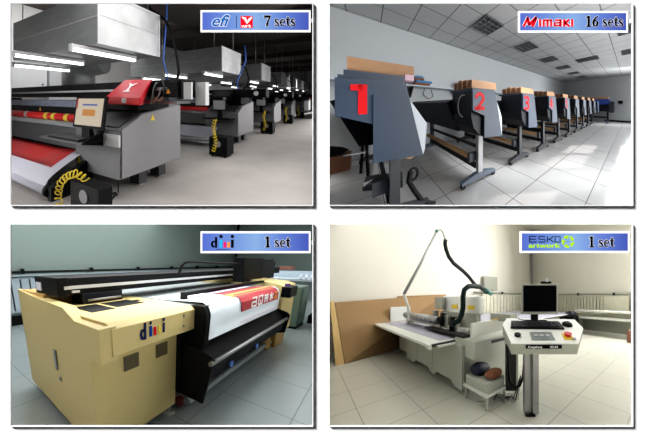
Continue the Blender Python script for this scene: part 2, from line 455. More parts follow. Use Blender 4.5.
def logo_esko(fn, base):
    o = []; base = 242.0; f = flip(fn(.00016), base); b = MB(); w = 1.1
    def st(pts): b.ribbon([(x, base + y, w) for x, y in pts], f, .00003)
    x = 529.5; st([(x + 7, 0), (x, 0)]); st([(x, 0), (x, 5.6)]); st([(x, 5.6), (x + 7, 5.6)]); st([(x, 2.8), (x + 6.5, 2.8)])
    x = 538.5; st([(x + 6.6, 5.6), (x + .4, 5.6), (x, 4.2), (x + .4, 2.9), (x + 6.2, 2.7), (x + 6.6, 1.3), (x + 6.2, 0), (x, 0)])
    x = 547.3; st([(x, 0), (x, 5.8)]); st([(x, 2.8), (x + 2, 2.8), (x + 6.2, 5.8)]); st([(x + 2, 2.8), (x + 6.4, 0)])
    x = 555; st([(x, 0), (x, 5.6), (x + 5, 5.6), (x + 5, 0), (x - .4, 0)])
    o.append(('logo_wordmark', 'ink_navy', b))
    b = MB(); b.text('artwork', flip(fn(.00016), 247.6), 6.2, .035, 0, .00003, 1.52, x=528.6, y=247.6); o.append(('logo_subtitle', 'ink_green', b))
    b = MB(); cx, cy = 568, 241.6; g = fn(.00016)
    for k in range(5):
        a0 = 2 * PI * k / 5 - 1.2
        b.ribbon([(cx + 5.2 * math.cos(a0 + t), cy + 5.2 * math.sin(a0 + t), 2.2) for t in (0, .25, .5, .75, 1.0)], g, .00003)
        b.ribbon([(cx + 4.6 * math.cos(a0 + .5), cy + 4.6 * math.sin(a0 + .5), 1.5), (cx + 2.4 * math.cos(a0 + .9), cy + 2.4 * math.sin(a0 + .9), .9)], g, .00003)
    o.append(('logo_star_ring', 'ink_green', b)); return o
sign(200.5, 10.2, 310.6, 32.2, '7 sets', 264, 10.6, 'blue sign plate lettered 7 sets over the room with the red carriage printer', logo_efi)
sign(518.3, 11.0, 628, 32.6, '16 sets', 585.5, 10.6, 'blue sign plate lettered 16 sets with red logo over the numbered plotters', logo_mimaki)
sign(200.5, 231.3, 310.6, 253.2, '1 set', 264.5, 10.6, 'blue sign plate lettered 1 set over the cream yellow flatbed printer', logo_dini)
sign(520, 231.3, 629.6, 253.0, '1 set', 588.5, 10.6, 'blue sign plate lettered 1 set with green star ring over the cutting table', logo_esko)

# ================================================================== ROOM 1: hall of large printers
R = R1
struct('floor', MB().quad((-9, -6, 0), (39, -6, 0), (39, 11, 0), (-9, 11, 0)), m_['concrete'], R)
struct('ceiling', MB().quad((-9, -6, 5.2), (39, -6, 5.2), (39, 11, 5.2), (-9, 11, 5.2)), m_['dark_ceiling'], R)
struct('wall_left', MB().box(-4, 39, 10, 10.2, 0, 5.2), m_['wall_white'], R, (0, 10, 0))
struct('wall_end', MB().box(38, 38.2, -6, 10, 0, 5.2), m_['wall_white'], R, (38, 0, 0))
for i, a in enumerate((6, 11.2, 16.4, 21.6, 26.8, 32)):
    struct('trim_ceiling_beam', MB().box(a, a + .35, -5, 10, 4.85, 5.2), m_['dark_ceiling'], R, (a, 2, 4.85))
struct('wall_left_pilaster', MB().box(5.35, 5.9, 9.7, 10, 0, 5.2), m_['wall_cool'], R, (5.5, 9.8, 0))
# printers
AO = 2.57; PITCH = 5.13
pr = empty('wide_format_printer', R, (AO, 2.65, 0), 'nearest dark grey wide format printer with red carriage over its end cabinet', 'printer', 'row of wide format printers')
part('end_cabinet', MB().prism_b([(2.57, .31), (2.57, 1.06), (3.05, 1.29), (4.27, 1.42), (4.27, .31)], 2.68, 3.78), m_['printer_grey'], pr)
ep = part('end_panel', MB().prism_b([(2.6, .33), (2.6, 1.06), (3.07, 1.28), (4.25, 1.40), (4.25, .33)], 2.655, 2.68), m_['printer_side_lit'], pr)
part('cabinet_lid', MB().prism_b([(2.62, 1.085), (3.0, 1.27), (3.0, 1.29), (2.62, 1.105)], 2.75, 3.7), m_['printer_dark'], pr)
part('front_beam', MB().prism_b([(2.57, .65), (2.57, 1.0), (2.62, 1.03), (3.95, 1.03), (3.95, .65)], 3.78, 8.6), m_['printer_dark'], pr)
part('platen', MB().prism_b([(2.58, 1.02), (2.72, 1.09), (3.9, 1.09), (3.9, 1.02)], 3.79, 8.6), m_['platen'], pr)
part('media_roll', MB().cyl((2.78, 3.8, 1.16), (2.78, 8.5, 1.16), .075), m_['red_print'], pr, 'red media roll')
part('guide_rail', MB().box(2.84, 2.9, 3.79, 8.6, 1.24, 1.36), m_['black'], pr)
part('feed_plate', MB().box(2.84, 2.88, 3.79, 8.6, 1.37, 1.5), m_['feed_pattern'], pr)
part('rear_rail', MB().box(2.95, 3.8, 3.9, 8.6, 1.09, 1.5), m_['black'], pr)
gbp = part('gantry_beam', MB().box(3.15, 3.6, 1.95, 8.6, 1.57, 1.845, .02), m_['black'], pr)
part('linear_rail', MB().box(3.12, 3.15, 3.2, 8.6, 1.67, 1.71), m_['light_grey'], gbp)
part('beam_support', MB().box(3.0, 3.9, 2.7, 3.7, 1.35, 1.56), m_['black'], pr)
part('beam_support', MB().box(3.0, 3.6, 8.2, 8.6, 1.09, 1.56), m_['black'], pr)
for a, b in ((3.2, 2.85), (3.78, 2.85), (3.2, 8.2), (3.78, 8.2)):
    lg = part('leg', MB().box(a, a + .22, b, b + .22, .03, .34), m_['printer_dark'], pr)
    part('levelling_foot', MB().cyl((a + .11, b + .11, 0), (a + .11, b + .11, .03), .09), m_['light_grey'], lg)
part('lower_tray', MB().box(2.9, 3.9, 3.8, 8.4, .42, .66), m_['black_soft'], pr)
printers = [pr]
ordn = ['second', 'third', 'fourth', 'fifth', 'sixth', 'last']
for k in range(1, 7):
    c = copy_tree(pr, (PITCH * k, 0, 0), '%s dark grey wide format printer down the row%s' % (ordn[k - 1], ', with a grey monitor on its front' if k == 1 else ' under its own duct'), skip=('cabinet_lid',) if k > 2 else ())
    printers.append(c)
    if k < 4:
        d = PITCH * k; one('gauge_disc', MB().cyl((3.15 + d, 2.25, 1.7), (3.11 + d, 2.25, 1.7), .075), m_['fixture_white'], R, (3.1 + d, 2.25, 1.62), 'round white gauge on the beam end of the %s printer' % ordn[k - 1], 'gauge', 'white gauges down the row')
# things belonging to printer 1 only
for a, b, z in ((2.568, 3.69, .46),):
    one('warning_sticker', MB()._prism([(a - .004, b - .06, z - .05), (a - .004, b + .06, z - .05), (a - .004, b, z + .08)], [(a, b - .06, z - .05), (a, b + .06, z - .05), (a, b, z + .08)], 0), m_['yellow'], R, (a, b, z - .05), 'yellow triangular sticker on the front of the nearest printer beside the white sheet', 'sticker')
one('warning_sticker', MB()._prism([(3.28, 2.65, 1.16), (3.4, 2.65, 1.16), (3.34, 2.65, 1.27)], [(3.28, 2.654, 1.16), (3.4, 2.654, 1.16), (3.34, 2.654, 1.27)], 0), m_['yellow'], R, (3.34, 2.65, 1.16), 'yellow triangular sticker high on the end panel of the nearest printer', 'sticker')
for b in (4.1, 5.55):
    one('warning_sticker', MB()._prism([(2.83, b - .05, 1.26), (2.83, b + .05, 1.26), (2.83, b + .01, 1.35)], [(2.839, b - .05, 1.26), (2.839, b + .05, 1.26), (2.839, b + .01, 1.35)], 0), m_['orange'], R, (2.83, b, 1.26), 'small orange triangle on the black guide rail, %s' % ('beside the monitor' if b < 5 else 'further left'), 'sticker')
for b, mt in ((4.28, 'yellow'), (4.75, 'yellow'), (5.05, 'yellow'), (5.95, 'light_grey')):
    mb = MB(); mb.tube([(2.78, b + .0, 1.16), (2.78, b + .13, 1.16)], .0775, 16, False)
    one('roll_label', mb, m_[mt], R, (2.78, b, 1.08), {4.28: 'yellow band on the red roll, nearest the monitor', 4.75: 'yellow band on the red roll, middle one of three', 5.05: 'yellow band on the red roll, third from the monitor', 5.95: 'pale grey band across the red media roll'}[b], 'label')
car = empty('print_carriage', R, (3.0, 2.8, 1.45), 'glossy red print carriage hood parked over the end of the nearest printer', 'carriage')
part('hood', MB().hull([(2.75, 2.42, 1.44), (2.75, 3.2, 1.46), (2.75, 2.42, 1.55), (2.75, 3.2, 1.57), (3.08, 2.5, 1.85), (3.08, 3.07, 1.87), (3.13, 2.5, 1.85), (3.13, 3.07, 1.87), (3.13, 2.68, 1.44), (3.13, 3.2, 1.46)]), m_['red_gloss'], car)
part('lower_band', MB().box(2.735, 2.75, 2.43, 3.19, 1.45, 1.55), m_['red_print'], car)
part('label_plate', MB().box(2.72, 2.735, 2.7, 2.79, 1.47, 1.55), m_['light_grey'], car)
def hood(x, y, d):
    x *= .8; y = .5 + (y - .5) * .8
    return (2.75 + .33 * y - d * 4, 2.8 - x, 1.565 + .295 * y + d * 4)
mb = MB(); mb.ribbon([(-.1, .86, .02), (-.03, .74, .07), (0, .52, .08), (.04, .72, .07), (.13, .84, .02)], hood, .002); mb.ribbon([(0, .6, .05), (-.02, .34, .04)], hood, .002)
mb.ribbon([(-.09, .26, .07), (.08, .26, .07)], hood, .002); part('bird_emblem', mb, m_['ink_white'], car, 'white bird emblem')
el = empty('electronics_box', R, (3.6, 2.5, 1.45), 'black electronics housing with wires beside the red carriage on the nearest printer', 'machine housing')
part('housing', MB().box(3.08, 3.145, 1.99, 2.16, 1.56, 1.8, .01), m_['black'], el)
for pts, r, mt in (([(3.1, 2.44, 1.5), (3.05, 2.4, 1.6), (3.06, 2.36, 1.75), (3.1, 2.28, 1.83), (3.06, 2.2, 1.72), (3.06, 2.2, 1.58)], .02, 'black_soft'),
                   ([(3.06, 2.46, 1.46), (3.04, 2.42, 1.58), (3.05, 2.4, 1.7), (3.08, 2.36, 1.8)], .016, 'cabinet_green'),
                   ([(3.05, 2.42, 1.47), (3.04, 2.36, 1.55), (3.05, 2.3, 1.5), (3.05, 2.22, 1.56)], .018, 'brick'),
                   ([(3.06, 2.5, 1.52), (3.05, 2.38, 1.5), (3.05, 2.3, 1.6), (3.05, 2.26, 1.7)], .012, 'steel')):
    part('wire_bundle', MB().tube(pts, r), m_[mt], el)
part('side_plate', MB().box(3.1, 3.14, 1.75, 1.88, 1.53, 1.78), m_['light_grey'], el)
part('motor_cover', MB().box(3.06, 3.14, 2.16, 2.36, 1.67, 1.72), m_['steel'], el)
part('warning_mark', MB()._prism([(3.07, 2.1, 1.62), (3.07, 2.18, 1.62), (3.07, 2.14, 1.69)], [(3.079, 2.1, 1.62), (3.079, 2.18, 1.62), (3.079, 2.14, 1.69)], 0), m_['orange'], el)
part('support_beam', MB().box(3.1, 3.5, 1.99, 2.7, 1.46, 1.5), m_['steel'], el)
part('rear_cover', MB().box(3.62, 3.75, 1.78, 1.96, 1.43, 1.81), m_['light_grey'], pr, 'white upright rear cover')
tr = empty('keyboard_tray', R, (2.3, 3.2, .86), 'dark shelf fixed to the front of the nearest printer below the monitor', 'shelf')
part('shelf_board', MB().box(2.12, 2.57, 3.0, 4.15, .87, .9, .005), m_['printer_dark'], tr)
part('bracket', MB().prism_b([(2.545, .8), (2.545, 1.03), (2.15, .9), (2.15, .87)], 3.0, 3.03), m_['black'], tr)
part('side_box', MB().box(2.53, 2.569, 2.66, 3.1, .81, .99), m_['light_grey'], tr)
mo = empty('monitor', R, (2.4, 3.2, .9), 'flat monitor showing a beige dialog window on the nearest printer', 'monitor')
def mpl(b0, b1, z0, z1, d0, d1):
    k = .16
    return MB().hull([(2.36 + (z - 1.1) * k + d, b, z) for b in (b0, b1) for z in (z0, z1) for d in (d0, d1)])
part('casing', mpl(2.82, 3.56, 1.08, 1.57, 0, .05), m_['black'], mo)
part('screen', mpl(2.86, 3.52, 1.12, 1.54, -.004, 0), m_['screen_beige'], mo)
part('window_bar', mpl(3.0, 3.36, 1.43, 1.455, -.007, -.003), m_['screen_blue'], mo)
part('window_text', mpl(3.03, 3.34, 1.27, 1.37, -.007, -.003), m_['orange'], mo, 'yellowish dialog fields')
part('edge_strip', mpl(3.49, 3.53, 1.38, 1.54, -.006, -.003), m_['red_gloss'], mo)
part('stand', MB().prism_b([(2.38, .92), (2.38, 1.1), (2.43, 1.1), (2.5, .92)], 3.15, 3.35), m_['black'], mo)
kb = empty('keyboard', R, (2.2, 3.4, .9), 'black keyboard on the shelf below the beige screen', 'keyboard')
part('base', MB().box(2.14, 2.34, 3.1, 3.95, .9, .925, .006), m_['black'], kb)
mb = MB()
for i in range(14):
    for j in range(4): mb.box(2.16 + j * .042, 2.19 + j * .042, 3.14 + i * .055, 3.18 + i * .055, .925, .934)
part('keys', mb, m_['printer_dark'], kb)
# printed sheet coming off the front
prof = [(2.68, .6), (2.5, .535), (2.3, .45), (2.12, .365), (2.0, .29), (1.95, .22), (1.94, .14)]
sh = empty('printed_sheet', R, (2.2, 5.5, .1), 'white banner sheet with solid red print sloping from the nearest printer', 'banner')
part('sheet', MB().sheet([[(a, b, z) for a, z in prof] for b in (3.66, 4.5, 5.5, 6.5, 8.2)], (0, 0, -.006)), m_['paper_white'], sh)
pf2 = [(a, z + .003) for a, z in [(2.66, .595), (2.5, .535), (2.3, .45), (2.17, .389)]]
part('red_print', MB().sheet([[(a, b, z) for a, z in pf2] for b in (3.9, 4.5, 5.5, 6.5, 8.2)], (0, 0, -.002)), m_['red_print'], sh)
ro = empty('take_up_roller', R, (1.98, 5.5, .08), 'white paper roll on a black spindle below the red printed sheet', 'roll')
part('paper_roll', MB().cyl((1.99, 3.66, .12), (1.99, 8.2, .12), .085), m_['paper_white'], ro)
part('end_disc', MB().cyl((1.99, 3.56, .12), (1.99, 3.66, .12), .1), m_['black'], ro)
part('bracket', MB().prism_b([(1.93, .0), (1.93, .2), (2.6, .5), (2.7, .5), (2.7, .0)], 3.46, 3.56), m_['black'], ro)
def coil(path, r, turns, tr_=.012):
    n = turns * 12; P = [Vector(p) for p in path]; seg = []
    L = [0]
    for p, q in zip(P, P[1:]): L.append(L[-1] + (q - p).length)
    out = []
    for i in range(n + 1):
        s = L[-1] * i / n; k = max(j for j in range(len(P) - 1) if L[j] <= s + 1e-9); t = (s - L[k]) / (L[k + 1] - L[k])
        p = P[k].lerp(P[k + 1], t); d = (P[min(k + 1, len(P) - 1)] - P[k]).normalized(); x = Vector((1, 0, 0)); y = d.cross(x).normalized()
        a = 2 * PI * turns * i / n; out.append(p + (x * math.cos(a) + y * math.sin(a)) * r + d * .02 * math.sin(a))
    return MB().tube(out, tr_, 6)
def fan_box(a0, b0, b1, h, label, dp=.5):
    f = empty('air_unit', R, (a0, (b0 + b1) / 2, 0), label, 'machine', 'black air units on the floor')
    part('casing', MB().box(a0, a0 + dp, b0, b1, .04, h, .02), m_['black'], f)
    g = part('fan_grille', MB().cyl((a0 - .012, (b0 + b1) / 2, h * .66), (a0, (b0 + b1) / 2, h * .66), .085), m_['printer_side_lit'], f)
    for i in range(2):
        for j in range(2): part('caster', MB().cyl((a0 + .07 + i * (dp - .14), b0 + .08 + j * (b1 - b0 - .16), 0), (a0 + .07 + i * (dp - .14), b0 + .08 + j * (b1 - b0 - .16), .05), .03), m_['black_soft'], f)
    return f
fan_box(1.9, 2.33, 2.93, .45, 'black air unit with round fan on the floor before the nearest printer', .22)
one('coiled_hose', coil([(1.85, 3.07, .0), (1.85, 3.14, .2), (1.85, 3.09, .38), (1.86, 2.95, .5), (1.88, 2.77, .57), (1.9, 2.58, .53)], .045, 13, .009), m_['yellow'], R, (1.85, 3.07, 0), 'pale yellow coiled air hose looping beside the nearest air unit', 'hose', 'yellow coiled hoses')
fb = fan_box(6.02, 2.36, 2.86, .52, 'black air unit on the floor between the nearest and the second printer')
ch = one('coiled_hose', coil([(5.97, 2.66, 1.0), (5.98, 2.72, .8), (5.98, 2.7, .6), (5.98, 2.64, .42), (5.98, 2.72, .13)], .045, 12, .011), m_['yellow'], R, (5.97, 2.7, .1), 'yellow coiled hose hanging down the second air unit', 'hose', 'yellow coiled hoses')
for k, wd in ((1, 'third'), (2, 'fourth'), (3, 'fifth')):
    copy_tree(fb, (PITCH * k, 0, 0), 'black air unit on the floor in front of the %s printer' % wd)
    copy_tree(ch, (PITCH * k, 0, 0), 'yellow coiled hose on the air unit of the %s printer' % wd)
one('floor_cable', MB().tube([(2.6, 2.75, .7), (2.62, 2.76, .1), (2.67, 2.85, .012), (2.75, 2.95, .012), (2.6, 3.0, .012), (2.45, 2.9, .012), (2.5, 2.78, .012), (2.62, 2.85, .012), (2.7, 2.95, .012), (2.4, 3.1, .012)], .01, 6), m_['black'], R, (2.6, 2.85, 0), 'black cable curling on the concrete below the nearest printer', 'cable')
# second printer extras: sheet, monitor
s2 = empty('printed_sheet', R, (7.2, 5, .1), 'white sheet hanging out below the second printer', 'banner')
part('sheet', MB().sheet([[(a + 5.1, b, z) for a, z in prof] for b in (3.3, 4.5, 6.5)], (0, 0, -.006)), m_['paper_white'], s2)
part('rail', MB().cyl((6.9, 2.9, .3), (6.9, 6.5, .3), .03), m_['steel'], s2)
part('rail', MB().cyl((6.9, 2.9, .18), (6.9, 6.5, .18), .03), m_['steel'], s2)
for k, wd in ((1, 'second'), (2, 'third'), (3, 'fourth')):
    a = 2.4 + PITCH * k
    e = empty('monitor', R, (a, 3.2, .9), 'grey backed monitor on the front of the %s printer' % wd, 'monitor', 'monitors down the row')
    part('casing', MB().box(a, a + .06, 2.98, 3.45, 1.14, 1.5, .01), m_['black'], e)
    part('screen', MB().box(a - .006, a, 3.01, 3.42, 1.18, 1.47), m_['light_grey'], e)
    part('stand', MB().box(a + .02, a + .1, 3.15, 3.28, .9, 1.14), m_['black'], e)
    e = one('keyboard_tray', MB().box(a - .22, a + .17, 2.75, 3.7, .86, .9), m_['black'], R, (a, 3.2, .86), 'black shelf on the front of the %s printer' % wd, 'shelf', 'trays down the row')
    a = 2.95 + PITCH * k
    e = empty('print_carriage', R, (a, 3.2, 1.45), 'black print carriage on the %s printer' % wd, 'carriage', 'dark carriages down the row')
    part('hood', MB().hull([(a - .25, b, 1.44) for b in (3.0, 3.7)] + [(a - .25, b, 1.6) for b in (3.0, 3.7)] + [(a, b, 1.8) for b in (3.05, 3.65)] + [(a + .3, b, z) for b in (3.0, 3.7) for z in (1.44, 1.8)]), m_['black'], e)
    part('label_plate', MB().box(a - .262, a - .25, 3.1, 3.2, 1.48, 1.56), m_['light_grey'], e)
e = one('print_carriage', MB().box(33.0, 34.0, 1.6, 3.4, 1.45, 1.95, .1), m_['red_gloss'], R, (33.5, 2.5, 1.45), 'red carriage hood on the last printer at the far end', 'carriage')
# ducts
def duct(a0, a1, b0, b1, z0, z1, label):
    d = empty('ventilation_duct', R, ((a0 + a1) / 2, (b0 + b1) / 2, z0), label, 'duct', 'galvanised ducts over the printers')
    part('duct_body', MB().box(a0, a1, b0 + .01, b1, z0, z1), m_['galvanised'], d)
    part('end_plate', MB().box(a0 + .03, a1 - .03, b0, b0 + .01, z0 + .03, z1 - .03), m_['galvanised_end_lit'], d)
    mb = MB(); w = .035
    mb.box(a0 - .01, a1 + .01, b0 - .012, b0 + .01, z0 - .01, z0 + w); mb.box(a0 - .01, a1 + .01, b0 - .012, b0 + .01, z1 - w, z1 + .01)
    mb.box(a0 - .01, a0 + w, b0 - .012, b0 + .01, z0 + w, z1 - w); mb.box(a1 - w, a1 + .01, b0 - .012, b0 + .01, z0 + w, z1 - w)
    part('flange', mb, m_['galvanised_end_lit'], d)
    part('seam', MB().box(a0 - .006, a0, b0, b1, (z0 + z1) / 2, (z0 + z1) / 2 + .015), m_['light_grey'], d)
    part('seam', MB().box(a0, a1, b0 - .006, b0, z0 + (z1 - z0) * .52, z0 + (z1 - z0) * .54), m_['light_grey'], d)
    for b in (b0 + .3, b1 - .4):
        for a in (a0 + .05, a1 - .05): part('hanging_rod', MB().cyl((a, b, z1), (a, b, 5.2), .012, 6), m_['steel'], d)
    return d
duct(2.69, 4.43, 3.33, 6.6, 2.49, 3.42, 'largest galvanised duct, hanging over the nearest printer')
d2 = duct(7.95, 9.9, 3.3, 7.6, 2.48, 3.33, 'galvanised duct over the second printer')
for k, wd in ((1, 'third'), (2, 'fourth'), (3, 'fifth'), (4, 'sixth'), (5, 'last')):
    copy_tree(d2, (PITCH * k, 0, 0), 'galvanised duct over the %s printer' % wd)
one('duct_elbow', MB().tube([(5.0, 7.2, 1.9), (5.0, 7.2, 2.3), (5.0, 7.1, 2.6), (5.1, 6.8, 2.8), (5.3, 6.3, 2.9)], .55, 20), m_['galvanised'], R, (5, 7, 1.9), 'rounded galvanised duct elbow behind the nearest printer', 'duct')
# lamps
def lamp(a0, b, z, L, label):
    f = empty('fluorescent_lamp', R, (a0 + L / 2, b, z), label, 'lamp', 'fluorescent lamps over the printers')
    part('housing', MB().box(a0 - .03, a0 + L + .03, b - .05, b + .05, z + .03, z + .09), m_['fixture_white'], f)
    part('tube', MB().cyl((a0, b, z), (a0 + L, b, z), .034, 10), m_['tube_light'], f)
    for a in (a0 - .03, a0 + L): part('end_cap', MB().box(a, a + .03, b - .045, b + .045, z - .03, z + .04), m_['fixture_white'], f)
    return f
pos = [(2.42, 3.68, 'nearest the end plate'), (2.1, 5.1, 'second from the end plate'), (2.75, 6.7, 'third from the end plate')]
wl = ['nearest', 'second', 'third', 'fourth', 'fifth', 'sixth', 'last']
for a, b, w in pos:
    l0 = lamp(a, b, 2.38, 1.55, 'lit fluorescent lamp under the duct of the nearest printer, ' + w)
    for k in range(1, 7):
        copy_tree(l0, (PITCH * k - (0 if k == 0 else .0), .1, 0), 'lit fluorescent lamp under the duct of the %s printer, %s' % (wl[k], w))
# hoses and cables
one('hanging_hose', MB().tube([(4.5, 3.9, 3.95), (4.5, 3.6, 3.62), (4.5, 3.35, 3.44), (4.5, 3.2, 3.3), (4.5, 3.05, 2.98), (4.5, 2.93, 2.6), (4.5, 2.88, 2.35), (4.5, 2.85, 2.1), (4.5, 2.9, 1.95), (4.5, 3.02, 1.91), (4.5, 3.2, 1.95)], .032, 8), m_['black'], R, (4.5, 3, 1.9), 'thick black hose arching beside the largest duct down to the nearest printer', 'hose')
one('blue_cable', MB().tube([(4.5, 3.16, 5.1), (4.5, 3.17, 3.42), (4.5, 3.22, 2.87), (4.5, 3.27, 2.42), (4.5, 3.14, 2.0), (4.5, 3.3, 1.8)], .016, 6), m_['blue_cable'], R, (4.5, 3.2, 1.8), 'blue cable hanging between the largest duct and the second duct', 'cable')
one('blue_cable', MB().tube([(9.6, 3.05, 3.6), (9.6, 3.0, 3.0), (9.6, 3.18, 2.6), (9.6, 3.35, 2.2), (9.6, 3.3, 1.8)], .03, 6), m_['blue_cable'], R, (9.6, 3.2, 1.8), 'blue cable hanging behind the end of the second duct', 'cable')
for k, wd in ((1, 'second'), (2, 'third'), (3, 'fourth')):
    a = 4.5 + PITCH * k
    one('hanging_hose', MB().tube([(a, 3.2, 2.9), (a, 3.0, 2.7), (a, 2.9, 2.3), (a, 2.95, 2.0), (a, 3.1, 1.9)], .03, 6), m_['black'], R, (a, 3, 1.9), 'black hose looping down to the %s printer' % wd, 'hose', 'black hoses down the row')
w = empty('wall_speaker', R, (6.4, 9.9, 2.6), 'small black box with white dot on the white wall under the largest duct', 'wall box')
part('casing', MB().box(6.2, 6.62, 9.8, 10, 2.56, 2.92, .02), m_['black'], w)
part('dial', MB().cyl((6.5, 9.8, 2.66), (6.5, 9.78, 2.66), .04), m_['fixture_white'], w)
c_ = empty('wall_cabinet', R, (5.8, 9.7, 1.3), 'pale wall cabinet panel with a small knob left of the black box', 'cabinet')
part('body', MB().box(3.2, 5.3, 9.8, 10, 1.6, 3.2, .01), m_['fixture_white'], c_)
part('knob', MB().cyl((5.1, 9.8, 2.1), (5.1, 9.76, 2.1), .03), m_['black'], c_)
struct('trim_wall_ledge', MB().box(5.9, 12, 9.9, 10, 2.02, 2.1), m_['printer_dark'], R, (8, 9.9, 2.0))

# ================================================================== ROOM 2: plotters
R = R2
struct('floor', MB().quad((-2, -.54, 0), (14, -.54, 0), (14, 4.3, 0), (-2, 4.3, 0)), m_['tile_plotter'], R)
struct('ceiling', MB().quad((-2, -.54, 3.3), (14, -.54, 3.3), (14, 4.3, 3.3), (-2, 4.3, 3.3)), m_['ceiling_tile'], R)
struct('wall_left', MB().box(-2, 13.9, 4.1, 4.3, 0, 3.3), m_['wall_cool'], R, (0, 4.1, 0))
struct('wall_end', MB().box(13.7, 13.9, -.54, 4.1, 0, 3.3), m_['wall_cool'], R, (13.7, 0, 0))
struct('baseboard_end', MB().box(13.66, 13.7, -.5, 1.3, 0, .11), m_['black'], R, (13.7, 0, 0))
# window wall on the right with rows of panes
mb = MB(); bw = -.5
cols = []; a = -1.4
cuts = [(2.96, 3.8), (4.7, 5.55), (5.7, 6.55), (8.4, 9.4)]
az = [-2.0] + [v for c in cuts for v in c] + [13.9]; zz = [0, .61, .98, 1.46, 2.06, 3.3]
for i in range(len(az) - 1):
    for j in range(5):
        if i % 2 == 1 and j in (1, 3): continue
        mb.box(az[i], az[i + 1], bw - .04, bw, zz[j], zz[j + 1])
struct('wall_right', mb, m_['wall_cool'], R, (0, bw, 0))
def poly(mb, pts, b0, b1): return mb.prism_b(pts, b0, b1)
BASE = [(1.0, 1.435), (1.425, 1.445), (1.455, 1.29), (1.57, .765), (1.2, .795), (1.2, 1.095), (1.0, 1.175)]
RI = R
def plotter(k, label, legmat):
    d = 1.17 * (k - 2); q = lambda pts: [(a + d, z) for a, z in pts]
    t = empty('inkjet_plotter', R, (1.35 + d, 1.62, 0), label, 'plotter', 'row of inkjet plotters')
    ec = part('end_cover', MB().prism_b(q(BASE), 1.3, 1.335, .004), m_['plotter_blue'], t)
    w_ = 1.64 if k == 1 else 1.68
    if k == 1: part('lower_cover', MB().prism_b(q([(1.2, 1.33), (1.443, 1.33), (1.455, 1.29), (1.568, .77), (1.2, .8)]), 1.292, 1.3, .002), m_['plotter_blue'], t)
    part('cover_lip', MB().prism_b(q([(1.01, 1.43), (1.41, 1.44), (1.41, 1.47), (1.01, 1.46)]), 1.32, 1.9), m_['plotter_blue'], t)
    part('mechanism_bay', MB().prism_b(q([(1.0, 1.43), (1.42, 1.44), (1.45, 1.29), (1.54, .79)] + ([(1.16, .82), (1.04, .95), (1.0, 1.1)] if k > 1 else [(1.22, .8), (1.22, 1.1), (1.0, 1.2)])), 1.335, 1.82), m_['plotter_black'], t)
    part('beam_housing', MB().prism_b(q([(.9, 1.28), (1.0, 1.33), (1.5, 1.36), (1.58, 1.1), (1.52, .80), (1.1, .82)]), 1.82, 4.05), m_['plotter_black'], t)
    part('side_cover', MB().hull([(1.458 + d, 1.305, 1.29), (1.572 + d, 1.305, .77), (w_ + d, 1.4, 1.05), (w_ - .02 + d, 1.4, .79), (1.458 + d, 1.5, 1.29), (w_ + d, 1.5, 1.05), (w_ - .02 + d, 1.5, .79)]), m_['plotter_white'], t, 'white flared cover')
    if k == 2: part('wire_loop', MB().tube([(.985 + d, 1.5 + .13 * math.cos(t), 1.23 + .15 * math.sin(t)) for t in [.9 - .3 * i for i in range(-3, 9)]], .008, 6), m_['light_grey'], t)
    for b in (1.62, 3.7):
        part('leg', MB().box(1.335 + d, 1.43 + d, b - .035, b + .035, .1, .9, .006), m_[legmat] if b < 2 else m_['leg_dark'], t)
        ft = part('foot_bar', MB().hull([(a + d, b + s, z) for s in (-.035, .035) for a, z in ((1.03, .06), (1.03, .1), (1.3, .16), (1.47, .16), (1.73, .1), (1.73, .06))]), m_['foot_blue'] if k == 2 else m_['leg_dark'], t)
        for a in (1.06, 1.7): part('caster', MB().cyl((a + d, b - .025, .035), (a + d, b + .025, .035), .036, 12), m_['black'], ft)
    part('cross_rail', MB().box(1.32 + d, 1.36 + d, 1.66, 3.68, .21, .30), m_['plotter_black'], t)
    part('cross_rail', MB().box(1.38 + d, 1.42 + d, 1.66, 3.68, .52, .57), m_['plotter_black'], t)
    if k > 1: part('paper_tube', MB().cyl((1.24 + d, 1.7, .42), (1.24 + d, 3.6, .42), .045), m_['paper_tube'], t)
    part('roll_holder', MB().box(1.2 + d, 1.4 + d, 1.64, 1.7, .34, .48), m_['leg_dark'], t)
    return t
def digit(k, txt, parent, x0, size=.36):
    d = 1.17 * (k - 2)
    mb = MB()
    sx = 1.0
    def fn(x, y, e): return (x0 + d + x, 1.3 - e, y)
    if txt == '1':
        mb.ribbon([(.055, 1.178, .05), (.055, 1.4, .05)], fn, .003); mb.ribbon([(.055, 1.375, .05), (-.01, 1.372, .04)], fn, .003)
    elif txt == '2':
        mb.ribbon([(0, 1.33, .04), (.02, 1.375, .045), (.07, 1.395, .045), (.12, 1.37, .045), (.13, 1.32, .045), (.07, 1.245, .045), (.01, 1.185, .045)], fn, .003)
        mb.ribbon([(-.015, 1.2, .045), (.15, 1.2, .045)], fn, .003)
    elif txt == '3':
        mb.ribbon([(0, 1.37, .05), (.08, 1.4, .05), (.15, 1.36, .05), (.13, 1.31, .05), (.05, 1.285, .05)], fn, .003)
        mb.ribbon([(.05, 1.29, .05), (.14, 1.26, .05), (.15, 1.2, .05), (.08, 1.16, .05), (0, 1.19, .05)], fn, .003)
    elif txt == '4':
        mb.ribbon([(.11, 1.15, .06), (.11, 1.4, .06)], fn, .003); mb.ribbon([(.1, 1.39, .05), (-.01, 1.25, .05), (.17, 1.25, .05)], fn, .003)
    else:
        mb.ribbon([(.15, 1.385, .05), (.03, 1.385, .05), (.02, 1.29, .05), (.1, 1.3, .05), (.15, 1.25, .05), (.12, 1.17, .05), (.01, 1.17, .05)], fn, .003)
    part('numeral', mb, m_['red_digit'], parent, 'red numeral ' + txt)
